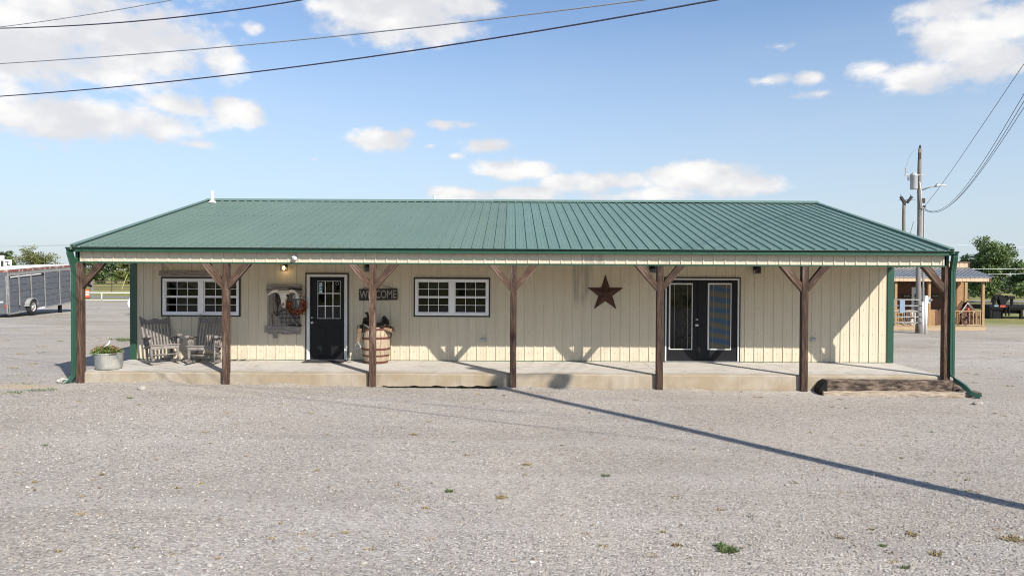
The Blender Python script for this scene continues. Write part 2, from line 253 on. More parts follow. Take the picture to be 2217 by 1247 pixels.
# ---------------------------------------------------------------- mesh helpers
LOC = {}
class MB:
    def __init__(s): s.v = []; s.f = []
    def add(s, vs_, fs_):
        o = len(s.v); s.v += [tuple(v) for v in vs_]; s.f += [tuple(i+o for i in f) for f in fs_]; return s
    def box(s, x0, x1, y0, y1, z0, z1):
        return s.add([(x0,y0,z0),(x1,y0,z0),(x1,y1,z0),(x0,y1,z0),(x0,y0,z1),(x1,y0,z1),(x1,y1,z1),(x0,y1,z1)],
                     [(0,3,2,1),(4,5,6,7),(0,1,5,4),(1,2,6,5),(2,3,7,6),(3,0,4,7)])
    def cbox(s, c, size): return s.box(c[0]-size[0]/2, c[0]+size[0]/2, c[1]-size[1]/2, c[1]+size[1]/2, c[2]-size[2]/2, c[2]+size[2]/2)
    def bar(s, p, q, w, h, upv=(0, 0, 1)):
        p = Vector(p); q = Vector(q); d = (q-p).normalized(); u = Vector(upv)
        if abs(d.dot(u)) > .98: u = Vector((0, 1, 0))
        r_ = d.cross(u).normalized(); u = r_.cross(d)
        c = [p - r_*w/2 - u*h/2, p + r_*w/2 - u*h/2, p + r_*w/2 + u*h/2, p - r_*w/2 + u*h/2]
        return s.add(c + [k + (q-p) for k in c], [(0,3,2,1)[::-1],(4,5,6,7)[::-1],(0,1,5,4)[::-1],(1,2,6,5)[::-1],(2,3,7,6)[::-1],(3,0,4,7)[::-1]])
    def tube(s, pts, r, n=8, cap=True):
        pts = [Vector(p) for p in pts]; m = len(pts); rs = r if isinstance(r, (list, tuple)) else [r]*m; o = len(s.v); nu = None
        for i, p in enumerate(pts):
            d = (pts[min(i+1, m-1)] - pts[max(i-1, 0)]).normalized()
            if nu is None: nu = d.orthogonal().normalized()
            nu = (nu - d*nu.dot(d)).normalized(); bn = d.cross(nu)
            for k in range(n):
                a = 2*math.pi*k/n; s.v.append(tuple(p + (nu*math.cos(a) + bn*math.sin(a))*rs[i]))
        for i in range(m-1):
            for k in range(n): s.f.append((o+i*n+k, o+i*n+(k+1) % n, o+(i+1)*n+(k+1) % n, o+(i+1)*n+k))
        if cap: s.f.append(tuple(o+k for k in range(n))[::-1]); s.f.append(tuple(o+(m-1)*n+k for k in range(n)))
        return s
    def lathe(s, prof, c=(0, 0, 0), n=24, flute=0, nf=0):
        o = len(s.v); m = len(prof)
        for (r_, z) in prof:
            for k in range(n):
                a = 2*math.pi*k/n; rr = r_*(1 + (flute*math.cos(nf*a) if flute else 0)); s.v.append((c[0]+rr*math.cos(a), c[1]+rr*math.sin(a), c[2]+z))
        for i in range(m-1):
            for k in range(n): s.f.append((o+i*n+k, o+i*n+(k+1) % n, o+(i+1)*n+(k+1) % n, o+(i+1)*n+k))
        return s
    def ball(s, c, r, n=12, m=8, jit=0):
        rx, ry, rz = r if isinstance(r, tuple) else (r, r, r); o = len(s.v)
        for i in range(m+1):
            t = math.pi*i/m
            for k in range(n):
                a = 2*math.pi*k/n; j = 1 + random.uniform(-jit, jit)
                s.v.append((c[0]+rx*j*math.sin(t)*math.cos(a), c[1]+ry*j*math.sin(t)*math.sin(a), c[2]+rz*j*math.cos(t)))
        for i in range(m):
            for k in range(n): s.f.append((o+i*n+k, o+(i+1)*n+k, o+(i+1)*n+(k+1) % n, o+i*n+(k+1) % n))
        return s
    def prism(s, poly, y0, y1):            # poly of (x, z), front at y0
        n = len(poly); o = len(s.v)
        s.v += [(p[0], y0, p[1]) for p in poly] + [(p[0], y1, p[1]) for p in poly]
        s.f.append(tuple(range(o, o+n))); s.f.append(tuple(range(o+n, o+2*n))[::-1])
        for k in range(n): s.f.append((o+(k+1) % n, o+k, o+n+k, o+n+(k+1) % n))
        return s
    def xprism(s, poly, x0_, x1_):         # poly of (y, z)
        n = len(poly); o = len(s.v)
        s.v += [(x0_, p[0], p[1]) for p in poly] + [(x1_, p[0], p[1]) for p in poly]
        s.f.append(tuple(range(o, o+n))); s.f.append(tuple(range(o+n, o+2*n))[::-1])
        for k in range(n): s.f.append((o+(k+1) % n, o+k, o+n+k, o+n+(k+1) % n))
        return s
    def xf(s, M_):
        s.v = [tuple(M_ @ Vector(v)) for v in s.v]; return s
    def build(s, name, m, parent=None, local=False, smooth=False, bevel=0, kind=None):
        me = bpy.data.meshes.new(name); vv = s.v
        if parent is not None and not local:
            l = LOC[parent.name]; vv = [(a-l[0], b-l[1], c-l[2]) for a, b, c in vv]
        me.from_pydata(vv, [], s.f); me.materials.append(MATS[m]); me.update()
        bm = bmesh.new(); bm.from_mesh(me); bmesh.ops.recalc_face_normals(bm, faces=bm.faces); bm.to_mesh(me); bm.free()
        if smooth: me.polygons.foreach_set('use_smooth', [True]*len(me.polygons))
        o = bpy.data.objects.new(name, me); COL.objects.link(o)
        if parent is not None: o.parent = parent; LOC[o.name] = LOC[parent.name]
        else: LOC[o.name] = (0, 0, 0)
        if bevel:
            md = o.modifiers.new('bevel', 'BEVEL'); md.width = bevel; md.segments = 2; md.limit_method = 'ANGLE'
        if kind: o['kind'] = kind
        return o
def tag(o, label, cat, group=None, kind=None):
    o['label'] = label; o['category'] = cat
    if group: o['group'] = group
    if kind: o['kind'] = kind
    return o
def thing(name, loc, label, cat, group=None, rz=0):
    o = bpy.data.objects.new(name, None); COL.objects.link(o); o.location = loc; o.rotation_euler = (0, 0, rz); o.empty_display_size = .1
    LOC[o.name] = tuple(loc); return tag(o, label, cat, group)
def solo(mb, name, m, loc, label, cat, group=None, **kw):      # a thing that is one mesh, origin at its base
    o = mb.xf(Matrix.Translation(-Vector(loc))).build(name, m, **kw); o.location = loc; LOC[o.name] = tuple(loc); return tag(o, label, cat, group)
def text_mesh(name, s, size, depth, m, parent, loc, rot=(R(90), 0, 0), sx=1, fat=0):
    c = bpy.data.curves.new(name, 'FONT'); c.body = s; c.size = size; c.extrude = depth; c.align_x = 'CENTER'; c.align_y = 'CENTER'; c.offset = fat
    t = bpy.data.objects.new(name, c); COL.objects.link(t); dg = bpy.context.evaluated_depsgraph_get(); me = bpy.data.meshes.new_from_object(t.evaluated_get(dg))
    bpy.data.objects.remove(t); me.materials.clear(); me.materials.append(MATS[m]); o = bpy.data.objects.new(name, me); COL.objects.link(o)
    o.parent = parent; o.location = loc; o.rotation_euler = rot; o.scale = (sx, 1, 1); return o
# ---------------------------------------------------------------- ground
YF, YW, ZS, ZW = 14.36, 16.31, 0.30, 0.345          # slab front, wall face, slab top at the front edge and at the wall
def zs(y): return ZS+(ZW-ZS)*min(max((y-YF)/(YW-YF), 0), 1)
def sm(a, b, x): t = np.clip((x-a)/(b-a), 0, 1); return t*t*(3-2*t)
def gz(x, y):
    x = np.asarray(x, float); y = np.asarray(y, float)
    z = .01 - .0088*np.clip(x, -11, 11)
    z = z*(1-sm(45, 90, np.abs(y)))
    z = z + .0065*np.clip(y-105, 0, None) + .004*np.clip(-y-80, 0, None)
    z = z + .012*np.sin(x*.9+.4*y)*np.sin(y*.7-.3*x)*(np.abs(y) < 60)
    z = z - .045*sm(-2.95, -2.5, x)*(1-sm(-.5, -.2, x))*np.exp(-((y-14.42)/.17)**2)        # washed-out hollow under the slab edge
    z = z + (.022+.02*np.sin(x*2.3)+.016*np.sin(x*5.1+1))*np.exp(-((y-14.38)/.16)**2)*(np.abs(x) < 9.3)*(1-sm(-2.95, -2.6, x)*(1-sm(-.5, -.2, x)))      # stones heaped against the slab
    return z
def gzf(x, y): return float(gz(x, y))
xs = sorted(set(np.round(np.concatenate([np.arange(-12, 12.01, .25), np.arange(-40, 40.1, 2.), np.linspace(-300, 300, 41), [-3000, -1500, -700, 700, 1500, 3000]]), 3)))
ys = sorted(set(np.round(np.concatenate([np.arange(3, 13.5, .25), np.arange(13.5, 15.2, .08), np.arange(15.2, 17, .3), np.arange(-60, 60.1, 2.), np.linspace(60, 320, 40), [-3000, -1200, -500, -200, -100, 450, 700, 1200, 3000]]), 3)))
X, Y = np.meshgrid(xs, ys); Z = gz(X, Y); nx, ny = len(xs), len(ys)
g = MB(); g.v = list(zip(X.ravel().tolist(), Y.ravel().tolist(), Z.ravel().tolist()))
g.f = [(j*nx+i, j*nx+i+1, (j+1)*nx+i+1, (j+1)*nx+i) for j in range(ny-1) for i in range(nx-1)]
def ground_mat():
    m = bpy.data.materials.new('gravel_ground'); m.use_nodes = True; t = m.node_tree; b = t.nodes['Principled BSDF']; lk = t.links.new; NN = t.nodes.new
    b.inputs['Roughness'].default_value = .95; b.inputs['Specular IOR Level'].default_value = .2
    co = NN('ShaderNodeTexCoord'); O = co.outputs['Object']
    def noise_(sc, det=6, ro=.6, st=None):
        v = O
        if st: mp = NN('ShaderNodeMapping'); mp.inputs['Scale'].default_value = st; lk(O, mp.inputs[0]); v = mp.outputs[0]
        n = NN('ShaderNodeTexNoise'); n.inputs['Scale'].default_value = sc; n.inputs['Detail'].default_value = det; n.inputs['Roughness'].default_value = ro; lk(v, n.inputs['Vector']); return n.outputs['Fac']
    def mr_(v, a, b_, c=0., d=1.):
        n = NN('ShaderNodeMapRange'); n.interpolation_type = 'SMOOTHSTEP'; lk(v, n.inputs[0]); n.inputs[1].default_value = a; n.inputs[2].default_value = b_; n.inputs[3].default_value = c; n.inputs[4].default_value = d; return n.outputs[0]
    def mix(f, a, b_, bt='MIX'):
        n = NN('ShaderNodeMixRGB'); n.blend_type = bt
        for i, v in ((0, f), (1, a), (2, b_)):
            if isinstance(v, (int, float)): n.inputs[i].default_value = v
            elif isinstance(v, tuple): n.inputs[i].default_value = (*v, 1)
            else: lk(v, n.inputs[i])
        return n.outputs[0]
    def m_(op, a, b_):
        n = NN('ShaderNodeMath'); n.operation = op
        for i, v in ((0, a), (1, b_)):
            if isinstance(v, (int, float)): n.inputs[i].default_value = v
            else: lk(v, n.inputs[i])
        return n.outputs[0]
    vo = NN('ShaderNodeTexVoronoi'); vo.inputs['Scale'].default_value = 42; lk(O, vo.inputs['Vector'])
    hv = NN('ShaderNodeSeparateColor'); lk(vo.outputs['Color'], hv.inputs[0])
    rp = NN('ShaderNodeValToRGB'); e = rp.color_ramp.elements
    e[0].position = 0; e[0].color = (.18, .168, .155, 1); e[1].position = 1; e[1].color = (.52, .50, .47, 1)
    for p, c in ((.25, (.285, .265, .245)), (.5, (.35, .328, .305)), (.7, (.385, .345, .295)), (.88, (.42, .402, .38))):
        q = e.new(p); q.color = (*c, 1)
    lk(hv.outputs[0], rp.inputs[0]); col = rp.outputs[0]
    fine = mr_(noise_(7, 8, .7), .3, .75)
    col = mix(m_('MULTIPLY', fine, .35), col, (.36, .332, .305))
    big = mr_(noise_(.22, 5, .6), .35, .65)
    col = mix(big, mix(1., col, (.90, .888, .868), 'MULTIPLY'), mix(1., col, (1.09, 1.08, 1.07), 'MULTIPLY'))
    warm = mr_(noise_(.09, 4, .6), .38, .6); col = mix(warm, col, mix(1., col, (.985, .955, .90), 'MULTIPLY'))
    dust = mr_(noise_(.33, 7, .65, (1, .7, 1)), .48, .68, 0, .6); col = mix(dust, col, (.375, .325, .265))
    streak = mr_(noise_(.6, 6, .6, (.35, 1.6, 1)), .52, .72, 0, .55); col = mix(streak, col, (.25, .228, .205))
    rut = mr_(noise_(1.1, 5, .6, (.10, .9, 1)), .5, .66, 0, .4); col = mix(rut, col, (.42, .392, .36))
    sp = NN('ShaderNodeSeparateXYZ'); lk(O, sp.inputs[0])
    # dried clay washed out at the left downspout
    dx = m_('MULTIPLY', m_('ADD', sp.outputs[0], 9.9), .75); dy = m_('MULTIPLY', m_('ADD', sp.outputs[1], -13.7), 1.9)
    rr = m_('ADD', m_('SQRT', m_('ADD', m_('MULTIPLY', dx, dx), m_('MULTIPLY', dy, dy)), 0), m_('MULTIPLY', noise_(3, 6), .9))
    col = mix(mr_(rr, 1.25, .55, 0, .85), col, (.44, .34, .20))
    # sparse dry growth far from the building, then the fields
    far_ = m_('ADD', sp.outputs[1], m_('MULTIPLY', noise_(.16, 6, .65, (.5, 1, 1)), 22))
    pat = m_('MULTIPLY', mr_(noise_(.5, 7, .7, (.35, 1.2, 1)), .5, .68), mr_(sp.outputs[1], 18, 40, 0, .7)); col = mix(pat, col, (.20, .185, .095))
    xr = m_('ADD', far_, m_('MULTIPLY', sp.outputs[0], .45))
    edge = mr_(xr, 55, 66)
    gr = mix(mr_(noise_(.12, 7, .7, (.5, 1, 1)), .35, .65), (.165, .175, .06), (.30, .265, .095)); gr = mix(mr_(noise_(1.4, 6, .7), .4, .7, 0, .5), gr, (.12, .135, .045))
    col = mix(edge, col, gr)
    back = mr_(m_('MULTIPLY', sp.outputs[1], -1), 18, 30); col = mix(back, col, gr)
    lk(col, b.inputs['Base Color'])
    bp = NN('ShaderNodeBump'); bp.inputs['Strength'].default_value = .55; bp.inputs['Distance'].default_value = .018
    lk(m_('ADD', m_('MULTIPLY', vo.outputs['Distance'], -1.), m_('MULTIPLY', noise_(60, 4), .6)), bp.inputs['Height']); lk(bp.outputs[0], b.inputs['Normal'])
    MATS['gravel_ground'] = m
ground_mat()
o = g.build('ground', 'gravel_ground', kind='structure', smooth=True); tag(o, 'pale grey gravel lot that gives way to dry fields', 'ground', kind='structure')

# loose gravel on the lot in front of the camera: every stone is a small faceted lump
def gravel():
    m = mat('gravel_stone', (.42, .40, .388), (.27, .258, .255), rough=.95, scale=9, island=.0); t = m.node_tree; b = t.nodes['Principled BSDF']; lk = t.links.new
    b.inputs['Specular IOR Level'].default_value = .2
    gm = t.nodes.new('ShaderNodeNewGeometry'); rp = t.nodes.new('ShaderNodeValToRGB'); e = rp.color_ramp.elements
    e[0].position = 0; e[0].color = (.17, .158, .148, 1); e[1].position = 1; e[1].color = (.56, .54, .51, 1)
    for p, c in ((.2, (.27, .252, .236)), (.45, (.345, .322, .30)), (.65, (.385, .338, .285)), (.9, (.42, .402, .38))): q = e.new(p); q.color = (*c, 1)
    lk(gm.outputs['Random Per Island'], rp.inputs[0])
    co = t.nodes.new('ShaderNodeTexCoord'); nz = t.nodes.new('ShaderNodeTexNoise'); nz.inputs['Scale'].default_value = .22; nz.inputs['Detail'].default_value = 5; nz.inputs['Roughness'].default_value = .6; lk(co.outputs['Object'], nz.inputs['Vector'])
    mr_ = t.nodes.new('ShaderNodeMapRange'); lk(nz.outputs['Fac'], mr_.inputs[0]); mr_.inputs[1].default_value = .35; mr_.inputs[2].default_value = .65
    tn = t.nodes.new('ShaderNodeMixRGB'); lk(mr_.outputs[0], tn.inputs[0]); tn.inputs[1].default_value = (.92, .895, .86, 1); tn.inputs[2].default_value = (1.07, 1.055, 1.035, 1)
    mu_ = t.nodes.new('ShaderNodeMixRGB'); mu_.blend_type = 'MULTIPLY'; mu_.inputs[0].default_value = 1; lk(rp.outputs[0], mu_.inputs[1]); lk(tn.outputs[0], mu_.inputs[2]); lk(mu_.outputs[0], b.inputs['Base Color'])
    y = 4.6 + 9.75*rng.random(400000)**.85; x = (rng.random(400000)*2-1)*12.5
    keep = (np.abs(x) < y*.80+.4) & (rng.random(400000) < np.clip(1.25-.085*(y-4.6), .22, 1)); x = x[keep]; y = y[keep]
    n = min(len(x), 105000); x = x[:n]; y = y[:n]
    s = .0055 + .012*rng.random(n)**3; s[rng.random(n) < .008] *= 1.8
    z = gz(x, y) + s*.18
    base = np.array([[1, 0, 0], [0, 1, 0], [-1, 0, 0], [0, -1, 0], [0, 0, .75], [.6, .6, .35]])
    jit = 1 + (rng.random((n, 6, 3))-.5)*.7
    V = base[None]*jit; a = rng.random(n)*6.283; c_, s_ = np.cos(a)[:, None], np.sin(a)[:, None]
    vx = V[:, :, 0]*c_ - V[:, :, 1]*s_*.75; vy = V[:, :, 0]*s_ + V[:, :, 1]*c_*.75
    tilt = (rng.random((n, 1))-.5)*.7
    vz = V[:, :, 2] + vx*tilt
    P = np.stack([vx*s[:, None]+x[:, None], vy*s[:, None]+y[:, None], vz*s[:, None]+z[:, None]], -1).reshape(-1, 3)
    F0 = np.array([[0, 5, 4], [5, 1, 4], [1, 2, 4], [2, 3, 4], [3, 0, 4], [0, 1, 5]])
    F = (F0[None] + (np.arange(n)*6)[:, None, None]).reshape(-1, 3)
    me = bpy.data.meshes.new('loose_gravel'); me.vertices.add(len(P)); me.vertices.foreach_set('co', P.ravel())
    me.loops.add(F.size); me.loops.foreach_set('vertex_index', F.ravel()); me.polygons.add(len(F)); me.polygons.foreach_set('loop_start', np.arange(0, F.size, 3)); me.polygons.foreach_set('loop_total', np.full(len(F), 3)); me.update(calc_edges=True)
    me.materials.append(m); o = bpy.data.objects.new('loose_gravel', me); COL.objects.link(o); tag(o, 'loose grey crushed stones strewn over the lot', 'gravel', kind='stuff')
gravel()

road = MB(); 
for i in range(40):
    xa, xb = -160+8*i, -152+8*i
    road.add([(xa, 76, .03), (xb, 76, .03), (xb, 84, .03), (xa, 84, .03)], [(0, 1, 2, 3)])
tag(road.build('road', 'asphalt', kind='structure'), 'grey asphalt road beyond the white pipe fence', 'road', kind='structure')

# ---------------------------------------------------------------- the building
B = thing('metal_building', (0, YW, 0), 'long cream metal building with green ribbed roof and full-width porch', 'building')
XE = 9.27
def part(mb, name, m, parent=B, **kw): return mb.build(name, m, parent, **kw)
# slab with a worn front edge
sl = MB(); xs_ = np.arange(-9.3, 9.31, .3)
def slab_piece(xa, xb, n):
    q = MB(); k = [xa+(xb-xa)*i/n for i in range(n+1)]; j = [(random.uniform(-.006, .006), random.uniform(-.012, .01)) for _ in k]
    for i, xx in enumerate(k):
        zt = ZS + .003*math.sin(xx*1.7); e_, f_ = j[i]
        q.v += [(xx, YW+.0, ZW), (xx, YF+.02, zt), (xx, YF+e_, zt-.02), (xx, YF+e_-.004, (.048+1.2*f_) if -2.75 < xx < -.3 else .02+f_), (xx, YF+(.5 if -2.75 < xx < -.3 else .03), .045 if -2.75 < xx < -.3 else -.22), (xx, YW+.0, -.22)]
    for i in range(n):
        for r_ in range(5): q.f.append((6*i+r_, 6*i+6+r_, 6*i+7+r_, 6*i+1+r_))
    q.f.append((0, 1, 2, 3, 4, 5)); q.f.append(tuple(6*n+i for i in range(6)))
    return q
joints = [-9.12, -6.12, -3.02, .03, 3.14, 6.17, 9.12]
for a_, b_ in zip(joints, joints[1:]):
    slab_piece(a_+.005, b_-.005, 28).build('porch_slab', 'concrete', B)
part(MB().box(-9.05, 9.05, YW-.004, 26.5, -.2, ZS-.004), 'foundation', 'concrete')

# openings in the front wall: (x0, x1, z0, z1)
def rect(px0, px1, py0, py1, y=YW):
    c = at((px0+px1)/2, (py0+py1)/2, y); w = (px1-px0)/FPX*y; h = (py1-py0)/FPX*y; return (c.x-w/2, c.x+w/2, c.z-h/2, c.z+h/2)
W1 = rect(350, 521, 600, 685); W2 = rect(896, 1061, 601, 686)
D1 = rect(662, 755, 591, 779); D1 = (D1[0], D1[1], ZW, D1[3]); D2 = rect(1437, 1602, 600, 780); D2 = (D2[0], D2[1], ZW, D2[3])
OPEN = [W1, W2, D1, D2]
ZT = 2.86                                    # wall top under the porch ceiling
core = MB(); ex = sorted({-9.08, 9.08, *[v for o_ in OPEN for v in o_[:2]]})
for xa, xb in zip(ex, ex[1:]):
    sp_ = [(o_[2], o_[3]) for o_ in OPEN if o_[0] <= (xa+xb)/2 <= o_[1]]; z = ZW
    for za, zb in sorted(sp_):
        if za > z: core.box(xa, xb, YW+.004, YW+.12, z, za)
        z = zb
    core.box(xa, xb, YW+.004, YW+.12, z, ZT)
wall = part(core, 'front_wall', 'cream')
def profile(x0_, x1_, hgt, first):
    pts = []; x = first
    while x > x0_-.12: x -= .2286
    while x < x1_+.2:
        pts += [(x-.021, 0), (x-.013, hgt), (x+.013, hgt), (x+.021, 0)]
        for mnr in (.0762, .1524): pts += [(x+mnr-.009, 0), (x+mnr, hgt*.2), (x+mnr+.009, 0)]
        x += .2286
    def val(x):
        for (a, ha), (b, hb) in zip(pts, pts[1:]):
            if a <= x <= b: return ha if b == a else ha+(hb-ha)*(x-a)/(b-a)
        return 0
    mid = [p for p in pts if x0_ < p[0] < x1_]
    return [(x0_, val(x0_))] + mid + [(x1_, val(x1_))], val
def wall_panel(x0_, x1_, z0_, z1_, first, parent, name, m, y=YW, hgt=.019, opens=()):
    pts, val = profile(x0_, x1_, hgt, first)
    cuts = [v for o_ in opens for v in o_[:2] if x0_ < v < x1_]; pts = sorted(pts + [(c, val(c)) for c in cuts]); q = MB()
    for (a, ha), (b, hb) in zip(pts, pts[1:]):
        sp_ = sorted((o_[2], o_[3]) for o_ in opens if o_[0] <= (a+b)/2 <= o_[1]); z = z0_; iv = []
        for za, zb in sp_:
            if za > z: iv.append((z, za))
            z = zb
        iv.append((z, z1_))
        for za, zb in iv: q.add([(a, y-ha, za), (b, y-hb, za), (b, y-hb, zb), (a, y-ha, zb)], [(0, 1, 2, 3)])
    return q.build(name, m, parent)
x = -9.08
while x < 9.07:
    x1_ = min(x+.9144, 9.08); full = [o_ for o_ in OPEN if o_[0] <= x and o_[1] >= x1_ and o_[2] > ZS+.1]; zr_ = [(ZW+.012, ZT)] if not full else [(ZW+.012, full[0][2]), (full[0][3], ZT)]
    for za, zb in zr_: wall_panel(x, x1_, za, zb, -9.08+.03, wall, 'wall_panel', 'cream', opens=[] if full else OPEN)
    x = x1_
scr = MB()
for zz in (.55, 1.02, 1.62, 2.28):
    xx = -8.97
    while xx < 9.02:
        if not any(o_[0]-.05 < xx < o_[1]+.05 and o_[2]-.05 < zz < o_[3]+.05 for o_ in OPEN): scr.cbox((xx, YW-.004, zz), (.017, .008, .017))
        xx += .2286
scr.build('panel_screws', 'tie_pale', wall, kind='stuff')
part(MB().box(-9.08, 9.08, YW-.022, YW-.002, ZW-.001, ZW+.012), 'base_trim', 'green_trim')
for s_ in (-1, 1):
    part(MB().box(min(s_*8.965, s_*9.115), max(s_*8.965, s_*9.115), YW-.032, YW-.001, ZW+.002, ZT), 'corner_trim', 'green_trim', bevel=.004)
    part(MB().box(min(s_*9.08, s_*9.116), max(s_*9.08, s_*9.116), YW-.001, YW+.12, ZS-.3, ZT), 'corner_trim', 'green_trim')
# side walls, back wall, gables
RY, RZ, EZ, RY0 = 20.45, 4.615, 2.93, 14.10
SL = (RZ-EZ)/(RY-RY0)
for s_ in (-1, 1):
    part(MB().xprism([(YW+.12, -.1), (26.55, -.1), (26.55, 3.0), (RY, RZ-.06), (14.3, RZ-.06-SL*(RY-14.3)), (14.3, 2.62), (YW+.12, 2.62)], s_*9.03, s_*9.08), 'gable_wall', 'cream')
part(MB().box(-9.03, 9.03, 26.45, 26.55, -.1, 3.0), 'back_wall', 'cream')
part(MB().box(-9.03, 9.03, 14.42, YW+.1, 2.862, 2.88), 'porch_ceiling', 'cream')
# inside: a dim room
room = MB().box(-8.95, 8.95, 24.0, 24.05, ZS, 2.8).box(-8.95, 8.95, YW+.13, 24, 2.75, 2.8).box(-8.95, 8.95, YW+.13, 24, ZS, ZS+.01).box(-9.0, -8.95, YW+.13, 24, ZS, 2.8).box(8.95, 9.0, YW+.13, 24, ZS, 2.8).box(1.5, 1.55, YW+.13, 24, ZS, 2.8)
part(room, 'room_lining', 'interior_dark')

# roof: ribbed sheets 0.91 m wide
roof = part(MB().xprism([(RY0+.05, EZ-.045), (RY, RZ-.045), (26.75, EZ-.045), (26.75, EZ-.10), (RY, RZ-.10), (RY0+.05, EZ-.10)], -9.06, 9.06), 'roof', 'green_trim')
def roof_panel(x0_, x1_, m, front=True):
    pts, val = profile(x0_, x1_, .027, -9.08+.03); q = MB(); ya, yb = (RY0, RY+.0) if front else (26.8, RY)
    dn = Vector((0, -SL, 1)).normalized() if front else Vector((0, SL, 1)).normalized()
    for (a, ha), (b, hb) in zip(pts, pts[1:]):
        q.add([(a, ya+dn.y*ha, EZ+dn.z*ha), (b, ya+dn.y*hb, EZ+dn.z*hb), (b, yb+dn.y*hb, RZ+dn.z*hb), (a, yb+dn.y*ha, RZ+dn.z*ha)], [(0, 1, 2, 3)])
        q.add([(a, ya, EZ-.004), (b, ya, EZ-.004), (b, ya+dn.y*hb, EZ+dn.z*hb), (a, ya+dn.y*ha, EZ+dn.z*ha)], [(0, 1, 2, 3)])
    return q.build('roof_panel', m, roof)
x = -9.10; XJ = ax(1097, 14.2, 545)
while x < 9.09:
    x1_ = x+.9144
    if x < XJ-.1 and x1_ > XJ-.3: x1_ = XJ
    x1_ = min(x1_, 9.10); roof_panel(x, x1_, 'roof_a' if x < XJ-.05 else 'roof_b'); x = x1_
scr = MB()
for yy in (14.35, 15.4, 16.6, 17.8, 19.0, 20.1):
    xx = -9.02
    while xx < 9.05: scr.cbox((xx, yy, EZ+SL*(yy-RY0)+.004), (.013, .013, .010)); xx += .1143
scr.build('roof_screws', 'roof_screw', roof, kind='stuff')
bq = MB().add([(-9.10, 26.8, EZ), (9.10, 26.8, EZ), (9.10, RY, RZ), (-9.10, RY, RZ)], [(0, 1, 2, 3)]); bq.build('back_roof_sheet', 'roof_a', roof)
for xa, xb, dz in ((-9.13, -.55, 0.0), (-.57, 3.35, .006), (3.33, 9.13, .012)):
    c = MB().xprism([(RY-.17, RZ+.036-SL*.17+dz-.012), (RY, RZ+.05+dz), (RY+.17, RZ+.036-SL*.17+dz-.012), (RY+.17, RZ+.036-SL*.17+dz-.004), (RY, RZ+.062+dz), (RY-.17, RZ+.036-SL*.17+dz-.004)], xa, xb); c.build('ridge_cap', 'roof_b', roof)
for s_ in (-1, 1):
    k = MB()
    for (ya, za, yb, zb) in ((RY0-.02, EZ, RY, RZ), (26.82, EZ, RY, RZ)):
        for (w0, w1, h0, h1) in ((-.10, .02, .034, .05), (.005, .02, -.06, .034)):
            xa, xb = sorted((s_*(9.10+w0), s_*(9.10+w1)))
            k.add([(xa, ya, za+h0), (xb, ya, za+h0), (xb, yb, zb+h0), (xa, yb, zb+h0), (xa, ya, za+h1), (xb, ya, za+h1), (xb, yb, zb+h1), (xa, yb, zb+h1)], [(0,3,2,1),(4,5,6,7),(0,1,5,4),(1,2,6,5),(2,3,7,6),(3,0,4,7)])
    k.build('rake_trim', 'roof_b', roof)
# vent pipe with boot near the left end of the ridge, small one behind the ridge
pv = at(460, 446, 19.95); zr = EZ+SL*(19.95-RY0)
part(MB().lathe([(.0, 0), (.125, .0), (.11, .025), (.05, .08), (.047, .23), (.05, .235), (.043, .25), (.043, .345), (.0, .345)], (pv.x, 19.95, zr), 16), 'vent_pipe', 'white_vinyl', smooth=True)
pv = at(941, 436, 21.1); part(MB().lathe([(.04, 0), (.04, .42), (0, .42)], (pv.x, 21.1, RZ-SL*.65), 10), 'vent_pipe', 'white_vinyl')
# fascia: ribbed cream strip between green trims
FY = 14.30; ZFB, ZFT = 2.61, 2.90
fas = part(MB().box(-9.03, 9.03, FY+.006, FY+.11, ZFB+.002, ZFT), 'fascia', 'cream')
x = -9.08
while x < 9.06:
    x1_ = min(x+.9144, 9.08); wall_panel(x, x1_, ZFB+.02, ZFT, -9.08+.05, fas, 'fascia_panel', 'cream', y=FY, hgt=.016); x = x1_
part(MB().box(-9.1, 9.1, FY-.024, FY+.12, ZFB-.012, ZFB+.018), 'fascia_trim', 'green_trim')
for s_ in (-1, 1): part(MB().box(min(s_*9.08, s_*9.13), max(s_*9.08, s_*9.13), FY-.026, FY+.115, ZFB-.02, ZFT), 'corner_cap', 'green_trim')
# gutter: a K-profile trough along the eave
gp = [(FY-.03, 2.83), (FY-.10, 2.832), (FY-.135, 2.865), (FY-.14, 2.885), (FY-.165, 2.905), (FY-.165, 2.922), (FY-.150, 2.922), (FY-.150, 2.908), (FY-.125, 2.885), (FY-.12, 2.868), (FY-.095, 2.843), (FY-.04, 2.842), (FY-.04, 2.925), (FY-.03, 2.925)]
part(MB().xprism(gp, -9.25, 9.25), 'gutter', 'green_trim')
for s_ in (-1, 1): part(MB().xprism(gp[:6]+gp[-1:], s_*9.251, s_*9.256), 'gutter_cap', 'green_trim')
